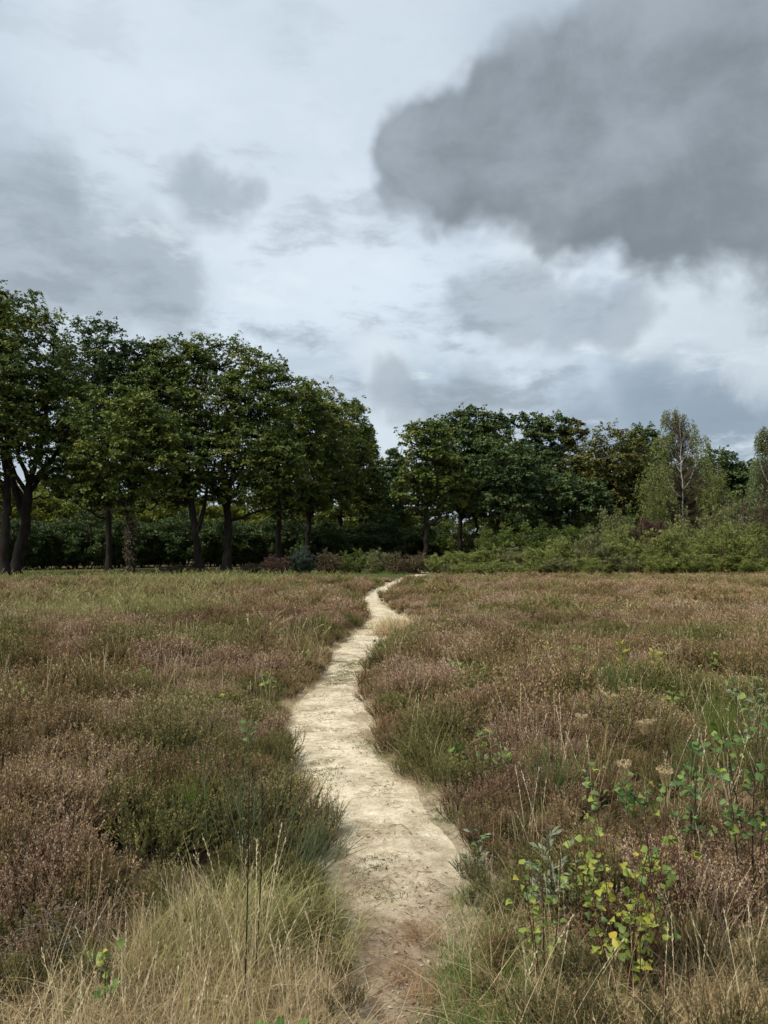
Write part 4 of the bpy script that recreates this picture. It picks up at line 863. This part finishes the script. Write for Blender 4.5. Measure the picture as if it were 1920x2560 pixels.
scatter('meadow_grass', 'pale yellow-green grass, thickest with arching plumes at the left of the heath', 'meadow grass', MG)
p = field_pts(35.5, 60, .40, 2, .0, 35); di = rim(p[:, 0], p[:, 1]); q = p[(p[:, 1] > heath_end(p[:, 0]) - 1.0) & (di < -.15)]
r_ = np.random.default_rng(36)
scatter('edge_grass', 'rank green grass in the shade along the foot of the trees and thicket', 'grass', [(G_FARSH, make(q, 0), rot3(r_, len(q), .1), r_.uniform(.25, .6, len(q)) * (1 + .9 * (fbm(q[:, 0] / 1.6, q[:, 1] / 1.6, 15, 2) > .6)), r_.normal(.0, .4, len(q)))])
# moss and litter on the path
def litter_mesh(seed):
    r_ = np.random.default_rng(seed); g = Geo(); n = 7
    P = np.stack([r_.normal(0, .05, n), r_.normal(0, .05, n), r_.uniform(.001, .006, n)], 1); D = rdir(r_, n) * np.array([1, 1, .15]); N = norm(np.array([0, 0, 1.]) + rdir(r_, n) * .4)
    g.leaves(P, D, N, r_.uniform(.010, .030, n), r_.uniform(.005, .014, n), r_.uniform(0, 1, n))
    m = 5; b = np.stack([r_.normal(0, .06, m), r_.normal(0, .06, m), np.full(m, .004)], 1); t = np.linspace(0, 1, 4)[None, :, None]; dv = rdir(r_, m) * np.array([1, 1, .05]) * r_.uniform(.03, .10, (m, 1))
    g.tubes(b[:, None] + dv[:, None] * t + r_.normal(0, .003, (m, 4, 3)), .0011, 3, r_.uniform(0, .5, m)); return g.mesh('litter_%d' % seed, M['litter'])
def moss_mesh(seed):
    r_ = np.random.default_rng(seed); g = Geo(); n = 90; a = r_.uniform(0, 6.283, n); q = np.sqrt(r_.random(n)) * .07
    P = np.stack([q * np.cos(a) * 1.5, q * np.sin(a) * .8, r_.uniform(0, .004, n)], 1); g.leaves(P, norm(rdir(r_, n) + np.array([0, 0, .6])), rdir(r_, n), r_.uniform(.010, .024, n), r_.uniform(.003, .006, n), r_.uniform(0, 1, n)); return g.mesh('moss_%d' % seed, M['moss'])
LIT = [litter_mesh(500 + i) for i in range(4)]; MOS = [moss_mesh(510 + i) for i in range(3)]
def on_path(p, z0=.0):
    x, y = p[:, 0], p[:, 1]; l, r = path_edges(y); t = (x - l) / (r - l); e = np.minimum(t, 1 - t)
    mi = (fbm(x * 5, y * 5, 41, 4) - .5) * .010 + (fbm(x * 1.6, y * 1.1, 47, 2) - .5) * .02
    return np.stack([x, y, relief(x, y) - .03 + mi * .9 + .012 * sstep(0, .2, e) + z0], 1)
p = field_pts(1.2, 16, .10, .4, .01, 41); di = rim(p[:, 0], p[:, 1]); l, r = path_edges(p[:, 1]); t = (p[:, 0] - l) / (r - l); on = (t > .03) & (t < .97)
ms = fbm(p[:, 0] / .45, p[:, 1] / .8, 87, 3); q = p[on & (ms > .50 + .14 * np.minimum(t, 1 - t) + .04 * t) & (p[:, 1] > 3.6) & (rng.random(len(p)) < .9)]
r_ = np.random.default_rng(42)
scatter('path_moss', 'small flat patches of moss and cropped grass on the pale path', 'moss', [(MOS, on_path(q, .001), rot3(r_, len(q), .03) * np.array([1, 1, .12]), r_.uniform(.5, 1.25, len(q)), r_.normal(0, .5, len(q)))])
q = p[on & (rng.random(len(p)) < np.where(p[:, 1] < 4, .7, .35))]
scatter('path_litter', 'scattered twigs and dry leaf bits lying on the path', 'litter', [(LIT, on_path(q, .002), rot3(r_, len(q), .02), r_.uniform(.6, 1.2, len(q)), r_.normal(0, .4, len(q)))])

# ------------------------------------------------------------------ single plants in the foreground and middle distance
LM = {}
LM['aspen'] = foliage('aspen_leaf', [(0.0, (.13, .19, .045)), (0.5, (.23, .29, .060)), (0.85, (.32, .35, .065)), (1.0, (.44, .38, .05))], 0.35, 0.45, objrand=1.0)
LM['yellow'] = foliage('yellow_leaf', [(0.0, (.33, .33, .05)), (0.7, (.44, .38, .05)), (1.0, (.44, .28, .05))], 0.35, 0.5, objrand=1.0)
LM['green'] = foliage('fresh_green_leaf', [(0.0, (.060, .120, .030)), (0.6, (.125, .205, .050)), (1.0, (.24, .31, .080))], 0.35, 0.4, objrand=1.0)
LM['blue'] = foliage('blue_green_leaf', [(0.0, (.080, .145, .040)), (1.0, (.17, .25, .085))], 0.3, 0.45, objrand=1.0)
LM['grey'] = foliage('grey_willow_leaf', [(0.0, (.11, .145, .085)), (1.0, (.23, .27, .17))], 0.25, 0.6, objrand=1.0)
LM['dock'] = foliage('dock_leaf', [(0.0, (.060, .135, .022)), (1.0, (.14, .25, .045))], 0.3, 0.4, objrand=1.0)
def leaf_obj_mesh(shape, mat):
    u = np.linspace(0, 1, 7)
    w = {'ovate': np.array([.03, .62, .92, .84, .58, .27, .0]), 'round': np.array([.10, .86, 1.0, .86, .60, .30, .0]), 'lance': np.array([.03, .22, .31, .32, .25, .14, .0]), 'broad': np.array([.05, .30, .42, .44, .38, .24, .0])}[shape] * .5
    mid = np.stack([u, 0 * u, -.45 * (u - .3) ** 2], 1); lt = np.stack([u, w, .22 * w + mid[:, 2] + .03 * np.sin(u * 11)], 1); rt = np.stack([u, -w, .22 * w + mid[:, 2] - .02 * np.sin(u * 9)], 1)
    g = Geo(); V = np.concatenate([mid, lt, rt]); f = [(i, i + 1, 8 + i, 7 + i) for i in range(6)] + [(14 + i, 15 + i, i + 1, i) for i in range(6)]; g.add(V, np.array(f), 0.0)
    pt = np.array([[[-.35, 0, .03], [-.15, 0, 0], [.02, 0, 0]]]); g.tubes(pt, .012, 3, 0.2)
    return g.mesh(shape + '_leaf', LM[mat], True)
_lm = {}
def lmesh(shape, mat):
    if (shape, mat) not in _lm: _lm[(shape, mat)] = leaf_obj_mesh(shape, mat)
    return _lm[(shape, mat)]
def put_leaf(root, me, p, D, N, size, name='leaf'):
    D = D / np.linalg.norm(D); S_ = np.cross(N, D); S_ /= np.linalg.norm(S_); N = np.cross(D, S_)
    o = bpy.data.objects.new(name, me); col.objects.link(o); o.parent = root
    o.matrix_local = Matrix(((D[0] * size, S_[0] * size, N[0] * size, p[0]), (D[1] * size, S_[1] * size, N[1] * size, p[1]), (D[2] * size, S_[2] * size, N[2] * size, p[2]), (0, 0, 0, 1))); return o
def stemcurve(g, p, r0, r1, sides=5, mat=0):
    g.tubes(np.array(p)[None], np.linspace(r0, r1, len(p))[None], sides, .4, mat)

def sapling(name, label, cat, base, top_y, stems, leaves, shapes, size, stem_mat='twig', seed=0, spread=.15, lo=.35, group=None, side=.16, droop=.4, r0=.0032, hmin=.6, twigs=5):
    """stems rise from base px; leaves sit along short side twigs; every leaf is its own object"""
    rng = np.random.default_rng(seed); b = on_ground(*base); b[2] = gz(b[0], b[1])
    H = at_dist(base[0], top_y, b[1])[2] - b[2]; root = thing(name, label, cat, b, group=group)
    per = max(1, leaves // stems)
    for k in range(stems):
        h = H * (1.0 if k == 0 else rng.uniform(hmin, .97)); az = rng.uniform(0, 6.283); sp = spread * (rng.uniform(.3, 1) if k else .25)
        e = np.array([sp * math.cos(az), sp * math.sin(az) * .8, h]); s = np.array([e[0] * .25, e[1] * .25, -.03]); P = bez(s, np.array([e[0] * .5, e[1] * .5, h * .55]) + rng.normal(0, .02, 3), e, 9)
        g = Geo(); stemcurve(g, P, r0, r0 * .3); spots = []
        for j in range(twigs):
            u = rng.uniform(lo, .95); i = min(int(u * 8), 7); p = P[i] + (P[i + 1] - P[i]) * (u * 8 - i); a = rng.uniform(0, 6.283); ln = side * rng.uniform(.4, 1.2) * (1.15 - .6 * u)
            q = p + np.array([math.cos(a) * ln, math.sin(a) * ln, ln * rng.uniform(.2, .9)]); T_ = bez(p, (p + q) / 2 + np.array([0, 0, .02]), q, 4); stemcurve(g, T_, r0 * .35, r0 * .15, 3); spots.append(T_)
        obj('stem', g.mesh(name + '_stem', M[stem_mat], True), root)
        for j in range(per):
            if rng.random() < .62 and spots: T_ = spots[rng.integers(len(spots))]; i = rng.integers(1, 4); p = T_[i]; out = T_[3] - T_[0]
            else: u = rng.uniform(lo, 1); i = min(int(u * 8), 7); p = P[i] + (P[i + 1] - P[i]) * (u * 8 - i); out = np.array([0, 0, .03])
            a = rng.uniform(0, 6.283); sz = size * rng.uniform(.6, 1.25); D = norm(out) * .5 + np.array([math.cos(a), math.sin(a), rng.uniform(-droop, .5)]); D = D / np.linalg.norm(D)
            N = norm(np.array([rng.normal(0, .5), rng.normal(-.35, .5), .75])); sh, mt = shapes[rng.integers(len(shapes))]
            put_leaf(root, lmesh(sh, mt), p + D * sz * .35, D, N, sz)
    return root
A_, B_, Y_ = ('round', 'aspen'), ('round', 'blue'), ('round', 'yellow'); G_, GO = ('ovate', 'green'), ('ovate', 'blue'); WL = ('lance', 'grey'); WG = ('lance', 'green')
sapling('aspen_sapling', 'yellow-green aspen sapling with round leaves low in the right foreground', 'sapling', (1345, 2130), 1760, 11, 297, [A_] * 12 + [Y_, B_], .028, 'redstem', 1, .38, .22, side=.17)
sapling('aspen_sapling', 'smaller pale aspen sapling left of the yellow-green one', 'sapling', (1180, 2120), 1850, 4, 72, [A_, A_, A_, B_], .026, 'redstem', 2, .13, .35, side=.12)
sapling('aspen_sapling', 'thin aspen shoot with a few round leaves behind the yellow-green sapling', 'sapling', (1270, 2020), 1735, 3, 42, [A_, A_, ('ovate', 'aspen')], .032, 'redstem', 3, .12, .35, side=.12)
sapling('birch_sapling', 'leafy green birch sapling at the right edge with dark stems', 'sapling', (1615, 1930), 1500, 7, 220, [G_, G_, G_, GO, ('ovate', 'aspen')], .038, 'darkstem', 4, .34, .32, side=.22, twigs=8)
sapling('birch_sapling', 'birch sapling with glossy green leaves in front of the right edge one', 'sapling', (1500, 1880), 1600, 3, 70, [G_, G_, GO], .046, 'darkstem', 5, .24, .35, side=.18)
sapling('birch_sapling', 'low spreading birch sapling amid the right heather, beside the seed heads', 'sapling', (1360, 1830), 1650, 4, 64, [G_, GO, ('ovate', 'aspen')], .045, 'twig', 6, .26, .4, side=.16)
sapling('willow_sapling', 'grey-leaved willow sapling left of the aspen in the right foreground', 'sapling', (1195, 1985), 1800, 8, 128, [WL], .042, 'twig', 7, .14, .25, side=.07, droop=-.3, twigs=4)
sapling('willow_sapling', 'willow shoots with narrow pale leaves in the right heather near the path bend', 'sapling', (1085, 1720), 1575, 4, 64, [WL, ('lance', 'aspen'), WG], .055, 'twig', 8, .18, .25, side=.06, droop=-.4, twigs=3)
sapling('willow_sapling', 'small grey willow seedling at the right edge of the path', 'sapling', (1030, 1870), 1785, 3, 30, [WL, ('ovate', 'blue')], .038, 'twig', 9, .08, .2, side=.06)
sapling('willow_sapling', 'tall willow with pointed silvery leaves at the right edge above the birch sapling', 'sapling', (1640, 1700), 1440, 4, 70, [WL, WG], .070, 'twig', 10, .25, .3, side=.2)
sapling('birch_sapling', 'little sapling with pale leaf sprays left of the rush clump', 'sapling', (1275, 1790), 1665, 3, 30, [('ovate', 'aspen'), GO], .044, 'twig', 11, .10, .35, side=.10)
sapling('birch_sapling', 'lone green seedling standing up from the left heather beside the path', 'sapling', (535, 1650), 1556, 1, 12, [G_, GO], .045, 'twig', 12, .02, .45, side=.06)
sapling('bramble_plant', 'soft green toothed-leaf plant in the dry grass at bottom left', 'plant', (240, 2160), 2050, 2, 18, [('ovate', 'green'), ('ovate', 'aspen')], .038, 'twig', 13, .06, .2, side=.06)
sapling('dark_seedling', 'small dark-leaved seedling on the right edge of the path at its bend', 'sapling', (818, 1418), 1375, 2, 14, [('ovate', 'green')], .06, 'darkstem', 14, .07, .3, side=.08)
GS = 'yellow-green birch seedlings dotted through the heather'
seeds = [(40, 1540, 1500, 'in the left heather close to the left edge'), (20, 1925, 1885, 'in the brown heather low on the left edge'), (300, 1495, 1462, 'left of centre in the left heather'), (470, 1560, 1520, 'in the left heather west of the path bend'),
         (228, 1440, 1410, 'near the dark hollow in the left heather'), (430, 1450, 1420, 'right of the dark hollow in the left heather'), (580, 1505, 1475, 'near the path in the left heather'), (375, 1565, 1535, 'amid mauve heather left of the path'),
         (655, 1440, 1415, 'at the left rim of the path below its bend'), (990, 1690, 1640, 'by the sandy scrape right of the path'), (1160, 1470, 1425, 'in the right heather left of the yellow spires'), (1245, 1465, 1420, 'between the yellow spires on the right'),
         (985, 1480, 1448, 'right of the path in the mid heather'), (1150, 1600, 1560, 'in the right heather above the bare patch'), (1540, 1480, 1420, 'near the right edge among pale leaves'), (1600, 1470, 1425, 'rightmost of the mid heather'), (1490, 1420, 1385, 'far out in the right heather'),
         (960, 1385, 1350, 'right of the grass island on the path'), (600, 1400, 1378, 'upper left heather, near the path'), (1040, 1650, 1605, 'left of the willow shoots'), (1445, 1560, 1500, 'beside the rush clump near the right')]
for i, (x, y, ty, w) in enumerate(seeds):
    sapling('birch_seedling', 'small yellow-green birch seedling ' + w, 'seedling', (x, y), ty - 20, 2, 20, [('ovate', 'aspen'), ('ovate', 'aspen'), ('ovate', 'green')], .05, 'twig', 30 + i, .10, .4, GS, side=.08)
GY = 'yellow leafy spires in the right heather'
for i, (x, y, ty, w) in enumerate([(1342, 1470, 1382, 'tallest, left of the pair with a gap'), (1415, 1465, 1400, 'right of the tallest one'), (958, 1400, 1345, 'near the path, first on the left'), (1183, 1440, 1385, 'midway between the path and the tallest one'), (1440, 1462, 1412, 'rightmost, shortest')]):
    sapling('willowherb', 'yellowing leafy spire of a plant, ' + w, 'plant', (x, y), ty, 3, 54, [('lance', 'aspen'), ('lance', 'yellow')], .075, 'twig', 60 + i, .06, .15, GY, side=.03, twigs=2, droop=-.5, hmin=.75)

def switches(name, label, cat, base, top_y, n, spread, mat, seed, lean=(0, .5), droop=(.0, .4), r=.0014, az=None, fork=2, group=None, tips=.0):
    """rushes and broom: bundles of thin round stems; main stems carry finer switches"""
    rng = np.random.default_rng(seed); b = on_ground(*base); b[2] = gz(b[0], b[1]); H = at_dist(base[0], top_y, b[1])[2] - b[2]
    root = thing(name, label, cat, b, group=group); per = 5; k = max(1, n // per)
    for c in range(per):
        g = Geo(); a = rng.uniform(0, 6.283, k) if az is None else rng.normal(az, .9, k); bb = np.stack([rng.normal(0, spread * .35, k), rng.normal(0, spread * .35, k), np.full(k, -.03)], 1)
        P = blade_pts(rng, bb, a, rng.uniform(*lean, k), H * rng.uniform(.6, 1.1, k), 7, rng.uniform(*droop, k)); g.tubes(P, np.linspace(r * 1.3, r * .5, 8)[None], 4, rng.uniform(.15, .8, k))
        if fork:
            kk = k * fork; s = rng.integers(0, k, kk); i = rng.integers(2, 6, kk); Q = blade_pts(rng, P[s, i], a[s] + rng.normal(0, .8, kk), rng.uniform(0, .7, kk), H * rng.uniform(.2, .45, kk), 5, rng.uniform(-.3, .2, kk)); g.tubes(Q, np.linspace(r * .8, r * .4, 6)[None], 3, rng.uniform(.2, .9, kk))
        obj('stem_bundle', g.mesh(name + '_stems', M[mat], True), root)
    return root
switches('broom_bush', 'dark green broom bush leaning over the left edge of the near path', 'bush', (632, 1880), 1720, 25, .18, 'broom', 71, (.15, 1.0), (.0, .4), .0020, az=.1, fork=4)
switches('broom_bush', 'sparse broom switches rising from the heather left of the leaning broom', 'bush', (545, 1840), 1610, 25, .26, 'broom', 72, (0, .5), (0, .3), .0018, fork=3)
switches('broom_bush', 'bright green upright broom tuft in the left heather', 'bush', (412, 1800), 1668, 60, .07, 'brightbroom', 73, (0, .3), (0, .25), .0018, fork=2)
switches('rush_clump', 'dark green rush clump in the middle of the right heather', 'rushes', (1195, 1745), 1592, 120, .14, 'rush', 74, (0, .45), (.05, .5), .0018, fork=0)
switches('rush_clump', 'tall thin rushes behind the flat seed head on the right', 'rushes', (1322, 1545), 1410, 80, .22, 'rush', 75, (0, .2), (.0, .2), .0022, fork=0)
switches('rush_clump', 'bright green rushes near the right edge above the birch sapling', 'rushes', (1560, 1640), 1475, 90, .16, 'brightbroom', 76, (0, .25), (.0, .2), .0020, fork=1)
switches('rush_clump', 'short green rush tuft left of the bright rushes on the right', 'rushes', (1425, 1610), 1525, 60, .14, 'brightbroom', 77, (0, .35), (.0, .3), .0018, fork=0)
switches('rush_clump', 'dark upright rushes right of the glossy birch sapling', 'rushes', (1490, 1720), 1560, 60, .10, 'rush', 78, (0, .25), (.0, .2), .0018, fork=0)
switches('rush_clump', 'tiny tuft of dark rushes on the left edge of the path by the broom', 'rushes', (705, 1745), 1690, 26, .04, 'broom', 79, (0, .4), (.0, .3), .0013, fork=0)

def stalk(label, base, top, seed, mat='darkstem', r=.0035, twigs=6, name='dead_stalk', seedy=True, group=None):
    rng = np.random.default_rng(seed); b = on_ground(*base); b[2] = gz(b[0], b[1]); e = at_dist(top[0], top[1], b[1]) - b; root = thing(name, label, 'stalk', b, group=group)
    P = bez(np.array([0, 0, -.03]), e * .5 + rng.normal(0, .012, 3), e, 12); g = Geo(); stemcurve(g, P, r, r * .35, 6); obj('stem', g.mesh('stalk', M[mat], True), root)
    for j in range(twigs):
        i = rng.integers(5, 11); a = rng.uniform(0, 6.283); ln = rng.uniform(.04, .14); d = np.array([math.cos(a) * .5, math.sin(a) * .5, .85]) * ln; g = Geo(); T_ = bez(P[i], P[i] + d * .5 + np.array([d[0], d[1], 0]) * .3, P[i] + d, 5); stemcurve(g, T_, r * .35, r * .15, 4)
        if seedy: n = 14; q = T_[rng.integers(2, 5, n)] + rng.normal(0, .004, (n, 3)); g.leaves(q, rdir(rng, n), rdir(rng, n), .009, .006, .3)
        obj('side_twig', g.mesh('stalk_twig', M[mat], True), root)
    return root
stalk('left of two dark bare dead stalks in the straw-coloured grass by the path', (527, 2150), (538, 1655), 81, twigs=4)
stalk('right of two dark bare dead stalks in the straw-coloured grass by the path', (548, 2090), (566, 1690), 82, twigs=5)
stalk('dark red dead stem with side twigs rising right of the aspen sapling', (1452, 2195), (1392, 1745), 83, 'redstem', .0042, 9)
stalk('second dark red stem close right of the tallest one', (1500, 2160), (1462, 1800), 84, 'redstem', .0032, 7)
stalk('thin red-brown stem left of the tallest dark red one', (1380, 2170), (1372, 1880), 85, 'redstem', .0028, 5)
stalk('pale bent dead stem at the lower right edge', (1600, 2120), (1520, 1800), 86, 'greydead', .0026, 3, seedy=False)
stalk('dark upright stem inside the leafy birch sapling at the right edge', (1625, 1900), (1560, 1560), 87, 'darkstem', .0035, 6)

def umbel(label, head, h, wid, seed):
    """dried flat seed head: its height is that of the surrounding heather"""
    rng = np.random.default_rng(seed); p = on_ground(head[0], head[1], h); b = np.array([p[0] + rng.normal(0, .04), p[1] + .02, 0]); b[2] = gz(b[0], b[1]); root = thing('seed_head_plant', label, 'seed head', b, group='dried flat seed heads in the right heather')
    e = p - b; P = bez(np.array([0, 0, -.03]), np.array([0, 0, e[2] * .6]), e, 9); g = Geo(); stemcurve(g, P, .004, .002, 5); obj('stem', g.mesh('umbel_stem', M['twig'], True), root)
    g = Geo(); n = 34; a = rng.uniform(0, 6.283, n); q = np.sqrt(rng.random(n)) * wid * .5; tip = e + np.stack([q * np.cos(a), q * np.sin(a), .045 + .012 * rng.random(n) + .09 * (q / wid) + .25 * q * np.cos(a - seed)], 1)
    t = np.linspace(0, 1, 5)[None, :, None]; c = e[None] + np.stack([q * np.cos(a) * .8, q * np.sin(a) * .8, np.full(n, .012)], 1); g.tubes((1 - t) ** 2 * e[None, None] + 2 * t * (1 - t) * c[:, None] + t ** 2 * tip[:, None], .0011, 3, .45)
    obj('rays', g.mesh('umbel_rays', M['hay']), root)
    g = Geo(); m = 12; pp = np.repeat(tip, m, 0) + rng.normal(0, .007, (n * m, 3)) * np.array([1, 1, .5]); g.leaves(pp, norm(rdir(rng, n * m) + np.array([0, 0, .6])), rdir(rng, n * m), .009, .005, rng.uniform(.35, .85, n * m)); obj('seed_cluster', g.mesh('umbel_seeds', M['hay']), root, kind='stuff')
umbel('largest pale flat seed head, uppermost of the five in the right heather', (1315, 1525), .46, .12, 91)
umbel('small pale seed head left of the largest one', (1256, 1576), .42, .07, 92)
umbel('tangled double seed head below and right of the largest', (1395, 1588), .44, .11, 93)
umbel('seed head among birch leaves, lower left of the lowest pair', (1350, 1686), .40, .07, 94)
umbel('lowest seed head, right of the pair among birch leaves', (1440, 1702), .40, .075, 95)

def tussock(label, base, meshes, scale, seed, rotz=0, name='grass_tussock', kind=None, path=False):
    b = on_ground(*base); z = float(on_path(np.array([[b[0], b[1]]]))[0, 2]) if path else gz(b[0], b[1]); root = thing(name, label, 'grass tuft', (b[0], b[1], z), rotz, scale=scale)
    for i, m_ in enumerate(meshes): o = obj('blades', m_, root, kind='stuff', loc=(.06 * math.cos(i * 2.4) * (i > 0), .06 * math.sin(i * 2.4) * (i > 0), 0)); o.rotation_euler = (0, 0, i * 1.3)
    return root
tussock('straw-coloured grass island in the path at its far bend', (858, 1352), G_ISLAND, (1.1, 1.3, .85), 1, path=True)
tussock('brown low grass tuft on the path beside the straw island', (845, 1366), G_RUST, (2.6, 2.2, 1.5), 2, path=True)
tussock('golden arching grass tussock at the left of the near path', (672, 2010), G_GOLD, (.95, .95, .72), 3, .5)
tussock('yellow-green grass tussock left of the golden arching one', (585, 1990), G_GOLD[:1] + G_YEL[::-1], (1.0, 1.0, .75), 4, 1.5)
tussock('tall pale straw tussock beside the dark stalks', (520, 2060), G_STALK[:3] + G_MAT[:1], (.95, .95, .9), 5, 2.5)
tussock('small rust-brown grass tuft lying on the middle of the near path', (868, 2070), G_RUST[:1], (.75, .75, .8), 6, .2, path=True)
tussock('small rust-brown tuft at the right edge of the near path', (922, 2120), G_RUST[1:2], (.75, .75, .8), 7, 1.2, path=True)
tussock('thin brown tuft at the right edge of the path above the green turf', (905, 1990), G_RUST[2:], (.8, .8, .8), 8, 2.2, path=True)
tussock('arching bundle of dead grey grass under the right birch sapling', (1570, 1790), G_STALK[1:3], (1.1, 1.1, 1.1), 9, .7)
tussock('pale reddish grass tuft on the left rim of the path above the broom', (640, 1700), G_RUST[:2], (1.1, 1.1, 1.4), 10, .7)

# broad-leaved dock at the bottom edge
rng = np.random.default_rng(5); b = on_ground(612, 2262); root = thing('dock_plant', 'broad-leaved green dock plant in the dry grass at the bottom edge', 'plant', (b[0], b[1], gz(b[0], b[1])))
for i in range(9):
    a = i * 2.4; up = .15 + .16 * (i % 4); D = np.array([math.cos(a) * .8, math.sin(a) * .8, up + .35]); put_leaf(root, lmesh('broad', 'dock'), np.array([math.cos(a), math.sin(a), 1.0]) * .03, D, np.array([-math.cos(a) * .5, -math.sin(a) * .5, .9]), .11 + .02 * (i % 3))
# heap of dead grey heather twigs
rng = np.random.default_rng(6); b = on_ground(115, 2060); root = thing('twig_heap', 'heap of dead grey heather twigs at the left of the foreground', 'twigs', (b[0], b[1], gz(b[0], b[1])))
for i in range(26):
    a = rng.uniform(0, 6.283); ln = rng.uniform(.1, .3); p = np.array([rng.normal(0, .10), rng.normal(0, .07), rng.uniform(.02, .18)]); d = np.array([math.cos(a), math.sin(a) * .6, rng.normal(0, .35)]) * ln; g = Geo(); stemcurve(g, bez(p - d * .5, p + rng.normal(0, .03, 3), p + d * .5 - np.array([0, 0, .03]), 7), .0022, .0009, 4); obj('twig', g.mesh('dead_twig', M['greydead'], True), root)
